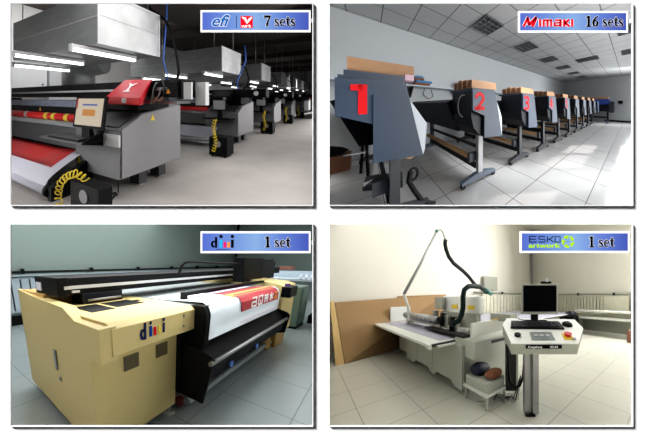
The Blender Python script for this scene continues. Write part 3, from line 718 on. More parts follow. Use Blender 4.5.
names = {1: 'largest blue-grey plotter marked with a red 1', 2: 'blue-grey plotter marked with a red 2, its leg coloured pale as if lit', 3: 'plotter marked with a red 3 on a dark leg', 4: 'plotter marked 4, right behind the one marked 3', 5: 'plotter marked 5, second behind the one marked 3'}
pos_w = {6: 'sixth', 7: 'seventh', 8: 'eighth', 9: 'ninth', 10: 'tenth'}
pl = {}
for k in (1, 2, 3):
    pl[k] = plotter(k, names[k], 'light_grey' if k == 2 else 'leg_dark')  # second leg coloured pale for the light falling on it
P3x = pl[3]
for k in range(4, 11):
    pl[k] = copy_tree(P3x, (1.17 * (k - 3), 0, 0), names.get(k, 'unmarked blue-grey plotter, %s in the row from the front' % pos_w.get(k, '')))
for k in range(1, 6): digit(k, str(k), pl[k], 1.05 if k > 1 else 1.085)
# things on the plotters
def cartons(k, n, fl, long_front):
    d = 1.17 * (k - 2)
    for j in range(n):
        b = 1.36 + .12 * j
        e = empty('cardboard_box', R, (1.28 + d, b + .05, 1.47), 'brown carton on the plotter marked %d, %s' % (k, ('front one of the stack' if j == 0 else ['', 'second', 'third', 'fourth'][j] + ' from the front')) if k < 6 else 'brown carton on the %s plotter in the row, %s' % (pos_w[k], 'front one' if j == 0 else 'rear one'), 'box', 'cartons on the plotters')
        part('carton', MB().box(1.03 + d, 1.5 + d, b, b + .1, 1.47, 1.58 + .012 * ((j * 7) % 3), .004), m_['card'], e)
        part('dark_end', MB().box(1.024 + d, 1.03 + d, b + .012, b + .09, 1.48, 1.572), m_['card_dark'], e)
cartons(2, 4, 0, 0); cartons(3, 4, 0, 0); cartons(4, 3, 0, 0); cartons(5, 2, 0, 0)
for k in (6, 7, 8, 9): cartons(k, 2, 0, 0)
e = empty('cardboard_box', R, (.1, 1.45, 1.5), 'long flat brown carton lying on the plotter marked 1', 'box')
part('carton', MB().prism_b([(-.12, 1.505), (-.12, 1.615), (.345, 1.625), (.345, 1.51)], 1.4, 1.8), m_['card'], e)
one('grey_tray', MB().prism_b([(-.135, 1.445), (-.135, 1.505), (.255, 1.51), (.255, 1.455)], 1.36, 1.8), m_['plotter_blue'], R, (0, 1.5, 1.44), 'blue-grey flat tray under the long carton on the plotter marked 1', 'tray')
one('pink_packet', MB().box(.258, .336, 1.36, 1.5, 1.475, 1.53, .004), m_['pink'], R, (.3, 1.4, 1.47), 'small pink and white packet at the corner of the plotter marked 1', 'packet')
# wall shelf with brackets and books
s_ = empty('wall_shelf', R, (1.8, 3.95, 1.78), 'white wall shelf behind the plotters marked 1 and 2', 'shelf')
part('board', MB().box(-1.5, 5.5, 3.75, 4.1, 1.74, 1.775), m_['plotter_white'], s_)
for a in (.9, 2.3, 3.8): part('bracket', MB().prism_a([(4.1, 1.74), (3.8, 1.74), (4.1, 1.45)], a, a + .03), m_['plotter_black'], s_)
for i, (a0, a1, z0, z1, mt, lb) in enumerate(((.96, 1.36, 1.775, 1.86, 'card_dark', 'brown flat box at the bottom of the pile on the wall shelf'), (1.0, 1.42, 1.86, 1.92, 'book_blue', 'blue box second from the bottom of the pile on the wall shelf'), (.96, 1.2, 1.92, 1.99, 'card_dark', 'brown box third from the bottom of the pile on the wall shelf'), (.98, 1.18, 1.99, 2.04, 'book_blue', 'small blue box on top of the pile on the wall shelf'))):
    one('flat_box', MB().box(a0, a1, 3.8, 4.05, z0, z1, .004), m_[mt], R, (1.1, 3.9, z0), lb, 'box')
for i in range(4):
    one('shelf_carton', MB().box(2.45 + i * .3, 2.7 + i * .3, 3.78, 4.05, 1.775, 2.02 + .03 * (i % 2), .004), m_['card_dark'], R, (2.55 + i * .3, 3.9, 1.775), ['dark carton on the wall shelf left of the plotter marked 2', 'second dark carton on the wall shelf behind the plotter marked 2', 'third dark carton on the wall shelf behind the plotter marked 2', 'fourth dark carton on the wall shelf behind the plotter marked 2'][i], 'box', 'cartons on the wall shelf')
one('power_cable', MB().tube([(1.3, 4.08, 1.74), (1.25, 4.06, 1.55), (1.4, 4.06, 1.42), (1.55, 4.06, 1.5), (1.5, 4.08, 1.7)], .01, 6), m_['plotter_black'], R, (1.3, 4.07, 1.4), 'thin dark cable looping below the wall shelf', 'cable')
# under the first plotter
e = empty('floor_carton', R, (-.4, 3.65, 0), 'open brown carton on the floor below the plotter marked 1', 'box')
part('carton', MB().box(-.62, -.26, 3.5, 3.8, 0, .3, .005), m_['card_dark'], e)
one('black_bag', MB().hull([(-.6 + .32 * math.cos(t) * s, 3.65 + .12 * math.sin(t) * s, z) for t in [i * PI / 5 for i in range(10)] for s, z in ((.8, .3), (1, .36), (.7, .43), (.3, .47))]), m_['plotter_black'], R, (-.5, 3.65, .3), 'black bag slumped on the open carton', 'bag')
st = empty('folding_stool', R, (-.1, 2.9, 0), 'thin black metal stand below the plotter marked 1', 'stand')
part('frame', MB().cyl((0, 3.0, .0), (-.03, 3.0, .92), .022).cyl((-.1, 3.2, .0), (-.05, 3.2, .92), .022), m_['black'], st)
part('arm', MB().box(-.24, -.04, 2.98, 3.02, .88, .905), m_['black'], st)
part('arm', MB().box(-.3, -.03, 2.98, 3.02, .42, .44), m_['steel'], st)
p_ = empty('pedestal', R, (.04, 2.1, 0), 'black angled pedal bar with a white strip in front of the leg of plotter 1', 'bar')
part('bar', MB().hull([(-.05, 2.12, .2), (.3, 1.7, .3), (.32, 1.85, .42), (-.02, 2.3, .3), (-.05, 2.12, .27), (.3, 1.7, .38)]), m_['leg_dark'], p_)
part('white_strip', MB().hull([(-.045, 2.08, .27), (.09, 2.10, .28), (-.045, 2.09, .31), (.09, 2.11, .32), (-.045, 2.1, .27), (.09, 2.12, .28)]), m_['ink_white'], p_)
cl = empty('media_clamp', R, (.45, 1.8, .0), 'black clamp bar with brown tube end on the floor beside the leg of plotter 1', 'clamp')
part('tube_end', MB().cyl((.4, 1.8, .62), (.4, 2.3, .58), .05), m_['paper_tube'], cl)
part('arm', MB().tube([(.39, 1.74, .44), (.37, 1.74, .33), (.42, 1.7, .22), (.5, 1.62, .08), (.62, 1.55, .04)], .03), m_['black'], cl)
part('ring', MB().tube([(.42 + .05 * math.cos(t), 1.74, .4 + .07 * math.sin(t)) for t in [i * PI / 6 for i in range(13)]], .016, 8, False), m_['black'], cl)
# far blue machine
bm_ = empty('blue_machine', R, (12.4, 1.5, 0), 'blue and black machine standing across the end of the plotter row', 'machine')
part('blue_hood', MB().box(12.2, 12.9, .95, 2.7, 1.25, 1.62, .03), m_['machine_blue'], bm_)
part('body', MB().box(12.15, 12.9, .8, 2.75, .78, 1.25, .03), m_['plotter_black'], bm_)
part('end_cover', MB().box(12.1, 12.9, .72, .95, .7, 1.45, .03), m_['leg_dark'], bm_)
for b in (1.0, 2.5):
    part('leg', MB().box(12.5, 12.65, b, b + .1, .1, .8), m_['leg_dark'], bm_)
    part('foot_bar', MB().box(12.1, 13.0, b, b + .1, .0, .12), m_['foot_blue'], bm_)
part('cross_rail', MB().box(12.5, 12.6, 1.1, 2.5, .3, .4), m_['black'], bm_)
one('cardboard_box', MB().box(12.3, 12.8, 1.0, 2.9, 1.62, 1.78, .01), m_['card'], R, (12.5, 1.9, 1.62), 'long brown carton on top of the blue machine at the end wall', 'box')
w = empty('wall_switch_box', R, (13.68, .48, 1.3), 'small dark switch box on the end wall right of the blue machine', 'switch')
part('casing', MB().box(13.6, 13.7, .38, .62, 1.3, 1.52, .01), m_['plotter_black'], w)
part('lower_plate', MB().box(13.66, 13.7, .45, .55, 1.1, 1.2), m_['plotter_white'], w)
# ceiling lights (grid louvres) and black vents
def grille(a0, a1, b0, b1, label):
    g = empty('ceiling_light', R, ((a0 + a1) / 2, (b0 + b1) / 2, 3.27), label, 'ceiling light', 'square louvred ceiling lights')
    part('recess', MB().box(a0, a1, b0, b1, 3.285, 3.299), m_['louvre'], g)
    mb = MB(); n = 4; t = .012
    for i in range(n + 1):
        x = a0 + (a1 - a0 - t) * i / n; y = b0 + (b1 - b0 - t) * i / n
        mb.box(x, x + t, b0, b1, 3.26, 3.285); mb.box(a0, a1, y, y + t, 3.26, 3.285)
    part('louvre_blades', mb, m_['louvre_metal'], g)
for a, lb in ((2.04, 'largest louvred ceiling light, nearest above the plotters'), (3.95, 'second louvred ceiling light from the front over the plotters'), (5.9, 'third louvred ceiling light from the front'), (7.8, 'fourth louvred ceiling light from the front'), (9.8, 'fifth louvred ceiling light from the front'), (11.65, 'sixth louvred ceiling light from the front')):
    grille(a, a + .6, 2.12, 2.72, lb)
for a, lb in ((5.0, 'pale louvred light at the right edge under the ceiling, nearest'), (7.3, 'pale louvred light at the right edge, further back')): grille(a, a + .6, -.35, .25, lb)
one('ceiling_vent', MB().box(7.2, 7.8, .92, 1.68, 3.28, 3.299), m_['vent_black'], R, (7.5, 1.3, 3.28), 'wide black vent in the ceiling right of the louvred lights', 'vent')

# ================================================================== ROOM 3: flatbed printer
R = R3
struct('floor', MB().quad((-3, -3, 0), (15, -3, 0), (15, 7, 0), (-3, 7, 0)), m_['tile_flatbed'], R)
struct('ceiling', MB().quad((-3, -3, 4.2), (15, -3, 4.2), (15, 7, 4.2), (-3, 7, 4.2)), m_['wall_green'], R)
struct('wall_left', MB().box(-3, 14.6, 6.8, 7, 0, 4.2), m_['wall_green'], R, (3, 6.8, 0))
struct('wall_end', MB().box(14.4, 14.6, -3, 6.8, 0, 4.2), m_['wall_green'], R, (14.4, 2, 0))
struct('baseboard_left', MB().box(-3, 14.4, 6.74, 6.8, 0, .25), m_['black'], R, (3, 6.8, 0))
struct('trim_corner_pipe', MB().box(14.2, 14.3, 6.6, 6.7, 0, 4.2), m_['black'], R, (14.2, 6.6, 0))
def radiator(a0, a1, b, z0, z1, Rr, mat, label, pitch=.1, axis='a'):
    r = empty('radiator', Rr, ((a0 + a1) / 2, b, z0) if axis == 'a' else (b, (a0 + a1) / 2, z0), label, 'radiator', None)
    def bx(p0, p1, d0, d1, q0, q1):
        return MB().box(p0, p1, d0, d1, q0, q1) if axis == 'a' else MB().box(d0, d1, p0, p1, q0, q1)
    part('header', bx(a0, a1, b - .1, b - .03, z1 - .06, z1), mat, r); part('header', bx(a0, a1, b - .1, b - .03, z0, z0 + .06), mat, r)
    n = int((a1 - a0) / pitch); mb = MB()
    for i in range(n):
        x = a0 + i * pitch
        if axis == 'a': mb.box(x + .02, x + pitch - .02, b - .12, b - .02, z0 + .04, z1 - .03)
        else: mb.box(b - .12, b - .02, x + .02, x + pitch - .02, z0 + .04, z1 - .03)
    part('fins', mb, mat, r)
    for x in (a0 + .1, a1 - .15):
        part('leg', bx(x, x + .05, b - .09, b - .04, 0, z0 + .02), mat, r)
    return r
radiator(.6, 6.0, 6.78, .34, 1.24, R, m_['radiator'], 'blue-grey ribbed radiator along the wall left of the cream printer', .22)
rl = empty('pipe_rail', R, (5, 6.7, 1.35), 'dark pipe running along the wall above the radiator', 'pipe')
part('pipe', MB().cyl((-2.5, 6.68, 1.37), (14.2, 6.68, 1.37), .035), m_['black_soft'], rl)
part('ledge', MB().box(-2.5, 14.2, 6.6, 6.8, 1.27, 1.3), m_['radiator'], rl)
for a in range(0, 14, 2): part('clip', MB().box(a, a + .05, 6.64, 6.78, 1.33, 1.46), m_['black'], rl)
# the printer
fp = empty('flatbed_printer', R, (2.5, 2.2, 0), 'long cream yellow flatbed printer with black gantry across the room', 'printer')
ec = part('end_cabinet', MB().prism_z([(.775, 1.385), (1.745, 1.385), (1.745, 3.1), (.87, 3.1)], .09, .93), m_['cream'], fp)
oh = part('upper_housing', MB().prism_a([(1.4, .9), (1.235, .965), (1.235, 1.165), (1.3, 1.2), (3.0, 1.2), (3.0, .9)], .855, 1.84, .006), m_['cream'], fp)
sw = MB().prism_a([(1.24, .93), (1.24, 1.185), (1.6, 1.18), (1.8, 1.255), (2.5, 1.27), (3.1, 1.3), (3.1, .1), (1.38, .1), (1.38, .92)], .765, .9, .006)
for v in sw.bm.verts:
    if v.co.x < .81: v.co.x += (v.co.y - 1.385) * .05
part('side_wall', sw, m_['cream'], fp)
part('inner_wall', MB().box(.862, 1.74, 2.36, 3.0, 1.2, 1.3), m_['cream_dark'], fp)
for a0, a1, b0, b1 in ((.98, 1.22, 1.68, 2.0), (1.27, 1.62, 1.72, 2.0)):
    part('recess_shade', MB().box(a0, a1, b0, b1, 1.2, 1.204), m_['black'], fp)  # flat black sheet that paints the shade of a pit
part('recess_shade', MB().box(1.45, 1.7, 1.85, 1.92, 1.2, 1.204), m_['black'], fp)  # another pit's shade, painted as a flat black sheet
for a0 in (1.06, 1.44):
    part('vent_grille', MB().box(a0, a0 + .16, 1.377, 1.385, .73, .86), m_['mesh_vent'], fp)
for z in (1.03, 1.13): part('screw', MB().cyl((1.66, 1.235, z), (1.66, 1.228, z), .012), m_['steel'], fp)
part('handle', MB().box(.782, .797, 2.05, 2.09, .62, .82), m_['steel'], fp); part('handle', MB().box(.785, .797, 2.0, 2.04, .52, .55), m_['steel'], fp)
part('caster', MB().cyl((.86, 2.45, .06), (.95, 2.45, .06), .09), m_['navy'], fp)
part('caster', MB().cyl((1.83, 1.4, .06), (1.88, 1.4, .06), .06), m_['red_wheel'], fp)
ft = part('levelling_foot', MB().cyl((1.68, 1.42, 0), (1.68, 1.42, .02), .07).cyl((1.68, 1.42, .02), (1.68, 1.42, .1), .02), m_['light_grey'], fp)
r_ = []
def front(x, y, d): return (1.11 + x * .0082, 1.234 - d, 1.03 + y * .0098)
dlogo(r_, 0, 0, .004, front, [
    ('ink_navy', [('d', 1.3), ('dot', 14, 11.6, 1.5), ('dot', 33, 11.6, 1.6), ('bar', 33, 2.9, .2, 8.8)]),
    ('ink_darkblue', [('bar', 14, 3.4, .2, 9)]), ('ink_red', [('bar', 20, 3.4, .2, 7.4)]), ('ink_orange', [('bar', 26.5, 3.4, .2, 7.4)])])
for (mt, b), nm in zip(r_, ('logo_letter', 'logo_dot', 'logo_dot', 'logo_bar', 'logo_bar', 'logo_bar', 'logo_bar')): part(nm, b, MATS[mt] if mt != 'ink_orange' else m_['yellow'], oh)
part('base_frame', MB().box(1.76, 4.5, 1.34, 3.0, .25, 1.14), m_['black'], fp)
part('print_bed', MB().box(1.76, 4.5, 1.3, 2.9, 1.14, 1.19), m_['bed_grey'], fp)
part('front_rail', MB().box(2.02, 4.5, 1.5, 1.56, 1.245, 1.285), m_['black'], fp)
part('edge_guard', MB().prism_a([(1.12, .8), (1.1, 1.1), (1.14, 1.2), (1.2, 1.205), (1.26, 1.2), (1.26, .8)], 1.845, 1.96, .008), m_['black'], fp)
part('support_post', MB().box(2.02, 2.08, 1.5, 1.56, 1.19, 1.25), m_['black'], fp)
gb = part('gantry_beam', MB().box(.9, 5.2, 2.1, 2.6, 1.305, 1.465, .012), m_['black'], fp)
part('white_rail', MB().box(.95, 5.0, 2.08, 2.1, 1.36, 1.39), m_['light_grey'], gb)
part('beam_front_cap', MB().box(.89, 1.0, 2.08, 2.62, 1.29, 1.47, .01), m_['black'], gb)
part('white_sticker', MB().box(.882, .89, 2.45, 2.58, 1.33, 1.41), m_['paper_white'], gb)
part('label_plate', MB().box(1.02, 1.1, 2.075, 2.1, 1.325, 1.345), m_['light_grey'], gb)
part('motor_block', MB().box(1.12, 1.62, 2.08, 2.3, 1.19, 1.31, .01), m_['plotter_black'], fp)
part('motor_rod', MB().cyl((1.17, 2.06, 1.24), (1.58, 2.06, 1.24), .012), m_['steel'], fp)
cb = part('carriage', MB().box(4.1, 5.1, 1.75, 1.95, 1.26, 1.70, .02), m_['black'], fp)
part('carriage_cover', MB().prism_b([(5.1, 1.26), (5.1, 1.68), (5.75, 1.69), (5.95, 1.62), (5.95, 1.26)], 1.78, 1.98, .01), m_['black_soft'], fp)
part('carriage_bracket', MB().box(5.95, 6.4, 1.8, 2.1, 1.36, 1.5), m_['black'], fp)
part('carriage_hose', MB().tube([(2.36, 1.85, 1.46), (2.36, 1.82, 1.55), (2.4, 1.8, 1.6), (2.5, 1.8, 1.615), (3.1, 1.8, 1.6), (4.2, 1.8, 1.585)], .018, 8), m_['black'], fp)
fc = part('far_cabinet', MB().prism_a([(1.15, .3), (1.15, 1.2), (1.3, 1.25), (1.9, 1.3), (3.0, 1.3), (3.0, .3)], 4.5, 5.3, .01), m_['cream'], fp)
part('far_control_box', MB().box(4.35, 4.8, 1.0, 1.15, 1.02, 1.2, .01), m_['black'], fp)
part('far_leg', MB().box(4.6, 5.2, 1.2, 1.5, 0, .3), m_['cream_dark'], fp)
part('front_panel', MB().prism_a([(1.33, .95), (1.0, .66), (1.03, .48), (1.1, .44), (1.34, .44)], 1.83, 4.3), m_['black'], fp)
part('side_plate', MB().prism_a([(1.42, .2), (1.075, .2), (.97, .7), (1.0, .74), (1.42, .82)], 1.8, 1.83), m_['black'], fp)
part('side_plate', MB().prism_a([(1.42, .3), (.99, .42), (.95, .74), (1.0, .78), (1.42, .9)], 4.3, 4.33), m_['black'], fp)
part('front_roller', MB().cyl((1.76, .985, .68), (4.28, .985, .68), .024), m_['steel'], fp)
for a in (2.25, 3.0): part('blue_knob', MB().cyl((a, 1.01, .52), (a, .99, .52), .035), m_['blue_spot'], fp)
part('lower_pipe', MB().cyl((1.85, 1.3, .1), (4.6, 1.3, .1), .045), m_['pipe_light'], fp)
# printed cloth on the printer
bn = empty('printed_banner', R, (3, 1.3, .9), 'white banner with a red printed panel draped over the edge of the flatbed', 'banner')
pb = [(1.98, 1.196), (1.66, 1.2), (1.5, 1.21), (1.35, 1.22), (1.2, 1.225), (1.13, 1.19), (1.1, 1.12), (1.095, 1.0), (1.1, .86)]
part('cloth', MB().sheet([[(a + (.03 if i > 6 else 0) * math.sin(a * 3), b, z) for i, (b, z) in enumerate(pb)] for a in (1.92, 2.2, 2.6, 3.0, 3.4, 3.8, 4.1)], (0, .004, -.004)), m_['cloth_white'], bn)
def strip(z0, z1, a0, a1, mt, nm, lab=None):
    part(nm, MB().box(a0, a1, 1.086, 1.092, z0, z1), m_[mt], bn, lab)
strip(1.04, 1.155, 2.6, 3.98, 'cloth_red', 'red_panel')
part('red_panel_top', MB().sheet([[(a, b, z + .004) for b, z in ((1.5, 1.21), (1.35, 1.22), (1.2, 1.228), (1.13, 1.196), (1.09, 1.14))] for a in (2.6, 3.3, 4.0)], (0, 0, -.003)), m_['cloth_red'], bn)
part('orange_stripe', MB().sheet([[(a, b, z + .006) for b, z in ((1.3, 1.222), (1.22, 1.226), (1.17, 1.215))] for a in (2.5, 3.3, 4.0)], (0, 0, -.003)), m_['cloth_orange'], bn)
strip(.915, .92, 2.6, 3.9, 'pink', 'pink_line')
mb = MB()
def cf(x, y, d): return (x, 1.085 - d, y)
def seg(x0, y0, x1, y1, w=.022): mb.ribbon([(x0, y0, w), (x1, y1, w)], cf, .003)
x = 2.9
seg(x, 1.17, x + .14, 1.17); seg(x + .14, 1.06, x + .14, 1.17); seg(x, 1.06, x + .14, 1.06); seg(x + .02, 1.115, x + .12, 1.115); seg(x, 1.06, x, 1.12)
x = 3.12
seg(x, 1.06, x, 1.17); seg(x + .14, 1.06, x + .14, 1.17); seg(x, 1.17, x + .14, 1.17); seg(x, 1.06, x + .14, 1.06); seg(x + .07, 1.08, x + .07, 1.12)
x = 3.34
seg(x, 1.16, x + .15, 1.16); seg(x, 1.12, x + .15, 1.12); seg(x + .02, 1.06, x + .02, 1.16); seg(x + .13, 1.06, x + .13, 1.17); seg(x + .075, 1.06, x + .075, 1.17)
x = 3.56
seg(x, 1.14, x + .15, 1.14); seg(x + .07, 1.06, x + .07, 1.18); seg(x + .01, 1.08, x + .06, 1.13); seg(x + .14, 1.08, x + .08, 1.13)
part('white_characters', mb, m_['ink_white'], bn)
mb = MB(); x = 3.78
seg(x, 1.16, x + .14, 1.16); seg(x, 1.1, x + .14, 1.1); seg(x + .07, 1.06, x + .07, 1.18); seg(x, 1.07, x + .14, 1.07)
part('yellow_character', mb, m_['cloth_orange'], bn)
one('feed_bar', MB().box(2.7, 4.4, 1.66, 1.72, 1.2, 1.25), m_['purple'], R, (3.5, 1.7, 1.2), 'dark purple bar lying across the bed below the carriage', 'bar')
one('end_clamp', MB().box(4.32, 4.36, 1.02, 1.1, 1.22, 1.26), m_['purple'], R, (4.3, 1.05, 1.22), 'small dark clip at the far corner of the banner', 'clip')
# right side: green cabinet, bench, clutter
gc = empty('metal_cabinet', R, (6.6, 1.25, 0), 'grey-green metal cabinet behind the far end of the flatbed printer', 'cabinet')
part('body', MB().box(6.3, 7.1, 1.22, 1.9, .06, 1.04, .01), m_['cabinet_green'], gc)
part('door', MB().box(6.4, 7.05, 1.2, 1.22, .1, 1.0), m_['cabinet_green'], gc)
part('plinth', MB().box(6.3, 7.1, 1.22, 1.9, 0, .06), m_['black'], gc)
part('handle', MB().box(6.93, 6.96, 1.18, 1.2, .5, .62), m_['steel'], gc)
wb = empty('workbench', R, (8.2, 1.6, 0), 'grey workbench with white bottles in front of the green cabinet', 'bench')
part('top', MB().box(7.5, 8.3, .6, 4.2, 1.1, 1.16), m_['radiator'], wb)
part('back_panel', MB().box(8.2, 8.3, .6, 4.2, .5, 1.1), m_['bed_grey'], wb)
for b in (.7, 4.0): part('leg', MB().box(7.55, 7.65, b, b + .08, 0, 1.1), m_['black'], wb)
part('rack_back', MB().box(8.3, 8.36, .6, 4.2, 1.16, 1.36), m_['radiator'], wb)
for i in range(7):
    e = one('white_bottle', MB().tube([(7.55, .75 + i * .13, z) for z in (1.16, 1.24, 1.26, 1.3)], [.04, .04, .018, .016], 10), m_['paper_white'], R, (7.55, .75 + i * .13, 1.16), 'small white bottle in the line on the workbench, %s' % ['first from the right', 'second from the right', 'third from the right', 'fourth from the right', 'fifth from the right', 'sixth from the right', 'leftmost'][i], 'bottle', 'white bottles on the workbench')
one('brown_carton', MB().box(8.3, 8.6, 1.95, 2.4, 1.38, 1.5, .01), m_['brick'], R, (8.4, 2.1, 1.36), 'small brown box on the rack of the workbench', 'box')
one('blue_pouch', MB().box(8.2, 8.5, .85, 1.2, 1.37, 1.45, .03), m_['navy'], R, (8.3, 1, 1.36), 'dark blue pouch on the rack of the workbench at the right edge', 'pouch')
one('black_crate', MB().box(7.2, 7.7, .75, 1.15, 0, .22, .02), m_['black'], R, (7.4, 1, 0), 'black crate on the floor right of the green cabinet', 'crate')
one('grey_bin', MB().prism_z([(7.3, .5), (7.7, .5), (7.7, .8), (7.3, .8)], .0, .55, .02), m_['navy'], R, (7.5, .6, 0), 'dark blue bin under the right end of the workbench', 'bin')
one('paper_reel', MB().cyl((4.4, 1.25, .12), (4.4, 1.6, .12), .12), m_['cream_dark'], R, (4.4, 1.4, 0), 'yellowish reel on the floor under the far end of the printer', 'reel')

# ================================================================== ROOM 4: cutting table
R = R4
struct('floor', MB().quad((-3, -3, 0), (11, -3, 0), (11, 6.5, 0), (-3, 6.5, 0)), m_['tile_cutter'], R)
struct('ceiling', MB().quad((-3, -3, 5.66), (11, -3, 5.66), (11, 6.5, 5.66), (-3, 6.5, 5.66)), m_['wall_warm'], R)
struct('wall_left', MB().box(-3, 10.3, 6.3, 6.5, 0, 5.66), m_['wall_warm'], R, (3, 6.3, 0))
struct('wall_end', MB().box(10.2, 10.4, -3, 6.3, 0, 5.66), m_['wall_warm'], R, (10.2, 2, 0))
struct('trim_corner_pipe', MB().cyl((10.1, 6.2, 0), (10.1, 6.2, 5.66), .05), m_['console_grey'], R, (10.1, 6.2, 0))
radiator(5.9, 9.9, 6.28, .7, 1.72, R, m_['beige_box'], 'pale ribbed radiator along the wall behind the cutting table', .25)
radiator(-.5, 5.9, 10.18, .75, 1.66, R, m_['beige_box'], 'long cream ribbed radiator along the end wall behind the monitor', .14, axis='b')
e = empty('pipe_rail', R, (10.1, 3, 1.72), 'dark pipe along the end wall above the cream radiator', 'pipe')
part('pipe', MB().cyl((10.08, -1, 1.74), (10.08, 6.1, 1.74), .045), m_['console_grey'], e)
for b in (0.5, 2.0, 3.5, 5.0): part('clip', MB().box(10.02, 10.2, b, b + .08, 1.68, 1.8), m_['black'], e)
e = empty('pipe_rail', R, (8, 6.2, 1.75), 'dark pipe along the wall above the cutting table surface', 'pipe')
part('pipe', MB().cyl((5.4, 6.18, 1.8), (10.1, 6.18, 1.8), .045), m_['console_grey'], e)
part('clip', MB().box(7.2, 7.3, 6.1, 6.3, 1.74, 1.86), m_['black'], e)
e = empty('wall_electric_box', R, (6.4, 6.2, 1.76), 'grey electrical box on the wall above the cutting table', 'electrical box')
part('casing', MB().box(5.98, 6.86, 6.1, 6.3, 1.9, 2.56, .02), m_['console_grey'], e)
part('conduit', MB().cyl((6.4, 6.26, 1.1), (6.4, 6.26, 1.9), .03), m_['console_grey'], e)
# cardboard sheets leaning on the wall
def lean(p, q, r, s, t, name, mat, label):
    o = ((p[0] + q[0]) / 2, (p[1] + q[1]) / 2, 0); V = [Vector(v) for v in (p, q, r, s)]
    mb = MB(); mb.hull([tuple(v) for v in V] + [tuple(v + Vector(t)) for v in V])
    return one(name, mb, mat, R, o, label, 'cardboard sheet', 'cardboard sheets leaning on the wall')
lean((.7, 5.47, 0), (2.5, 6.12, 0), (3.9, 6.22, 1.685), (.57, 6.15, 1.46), (-.0, .05, 0), 'cardboard_sheet', m_['cardboard'], 'large brown cardboard sheet leaning in front, below the arm of the cutter')
lean((.52, 5.47, 0), (.69, 5.49, 0), (.55, 6.1, 1.49), (.47, 6.1, 1.48), (0, .06, 0), 'cardboard_sheet', m_['cardboard_edge'], 'narrow pale edge of a cardboard sheet at the far left')
lean((2.0, 6.1, 0), (4.3, 6.2, 0), (4.0, 6.24, 1.7), (2.2, 6.23, 1.625), (0, .05, 0), 'cardboard_sheet', m_['cardboard'], 'brown cardboard sheet further right behind the table')
# cutting table
ct = empty('cutting_table', R, (3, 4, 0), 'long grey-white digital cutting table with a violet-grey top', 'cutting table')
part('base_front', MB().prism_a([(2.45, .06), (2.65, .06), (2.78, .14), (3.25, .14), (3.35, .05), (3.5, .05), (3.62, .14), (4.2, .14), (4.3, .06), (4.75, .06), (4.75, .8), (2.45, .8)], 1.88, 1.94, .004), m_['cutter_body'], ct)
part('base_body', MB().prism_z([(1.94, 2.5), (3.2, 2.5), (3.8, 3.6), (8.8, 3.7), (8.8, 5.4), (1.94, 5.4)], .15, .8), m_['cutter_body'], ct)
part('base_side', MB().box(1.9, 2.8, 2.43, 2.5, .1, .8), m_['cutter_body'], ct)
for b in (3.42, 4.1): part('panel_seam', MB().box(1.875, 1.88, b, b + .012, .2, .72), m_['console_grey'], ct)
for a, b in ((1.96, 2.55), (1.96, 4.6), (8.6, 3.8), (8.6, 5.2)): part('foot', MB().cyl((a, b, 0), (a, b, .16), .04), m_['console_grey'], ct)
part('tabletop', MB().prism_z([(1.42, 2.72), (3.3, 2.75), (3.6, 3.3), (9.4, 3.3), (9.4, 6.05), (1.42, 6.05)], .8, .85, .005), m_['cutter_white'], ct)
part('cutting_surface', MB().prism_z([(1.68, 2.82), (3.2, 2.82), (3.5, 3.4), (9.4, 3.36), (9.4, 6.0), (1.68, 6.0)], .85, .856), m_['cut_surface'], ct)
part('front_extrusion', MB().box(1.44, 2.4, 2.69, 2.72, .8, .846), m_['vent_black'], ct)
part('front_extrusion', MB().box(1.55, 2.3, 2.64, 2.69, .79, .82), m_['cutter_white'], ct)
part('edge_channel', MB().box(3.7, 9.4, 3.27, 3.3, .8, .845), m_['vent_black'], ct)
part('corner_cap', MB().box(1.4, 1.45, 2.66, 2.76, .78, .852), m_['cutter_white'], ct)
part('end_block', MB().hull([(a, b, z) for a, b in ((1.92, 2.18), (3.3, 2.18), (3.3, 2.7), (1.92, 2.7)) for z in (.62, .9)]), m_['cutter_body'], ct)
part('end_guard', MB().hull([(1.885, 2.2, .965), (1.885, 2.2, 1.19), (2.7, 2.2, 1.0), (2.86, 2.2, 1.22), (1.885, 2.24, .965), (1.885, 2.24, 1.19), (2.7, 2.24, 1.0), (2.86, 2.24, 1.22)]), m_['cutter_white'], ct)
part('side_slot', MB().box(2.3, 2.75, 2.17, 2.18, .82, .87), m_['vent_black'], ct)
part('warning_strip', MB().box(2.35, 2.5, 2.19, 2.24, 1.205, 1.215), m_['yellow'], ct)
# gantry
gt = empty('cutter_gantry', R, (2.3, 3.5, .86), 'cutting head gantry with two white hoods and a grey ribbed beam', 'gantry')
mb = MB(); mb.cyl((2.08, 3.5, 1.1), (2.08, 5.3, 1.1), .085)
bmr = part('beam_roller', mb, m_['steel'], gt)
for i in range(8): part('beam_ring', MB().cyl((2.08, 3.6 + i * .22, 1.1), (2.08, 3.64 + i * .22, 1.1), .092), m_['console_grey'], bmr)
part('beam', MB().box(2.12, 2.32, 2.6, 5.4, .94, 1.02), m_['cutter_white'], gt)
part('beam_leg', MB().box(2.12, 2.3, 5.2, 5.35, .856, .98), m_['console_grey'], gt)
part('beam_leg', MB().box(2.12, 2.3, 2.6, 2.8, .856, .98), m_['console_grey'], gt)
for b0, b1, z0, z1, lab in ((3.02, 3.72, 1.27, 1.62, 'left'), (2.46, 2.92, 1.28, 1.61, 'right')):
    h_ = part('head_hood', MB().box(2.3, 2.42, b0, b1, z0, z1, .03), m_['console_white'], gt)
    part('caution_label', MB().box(2.29, 2.3, b0 + (.12 if lab == 'left' else .15), b0 + (.12 if lab == 'left' else .15) + .2, 1.36, 1.44), m_['yellow'], h_)
part('head_hood', MB().box(2.2, 2.3, 3.58, 3.9, 1.33, 1.6, .02), m_['console_grey'], gt)
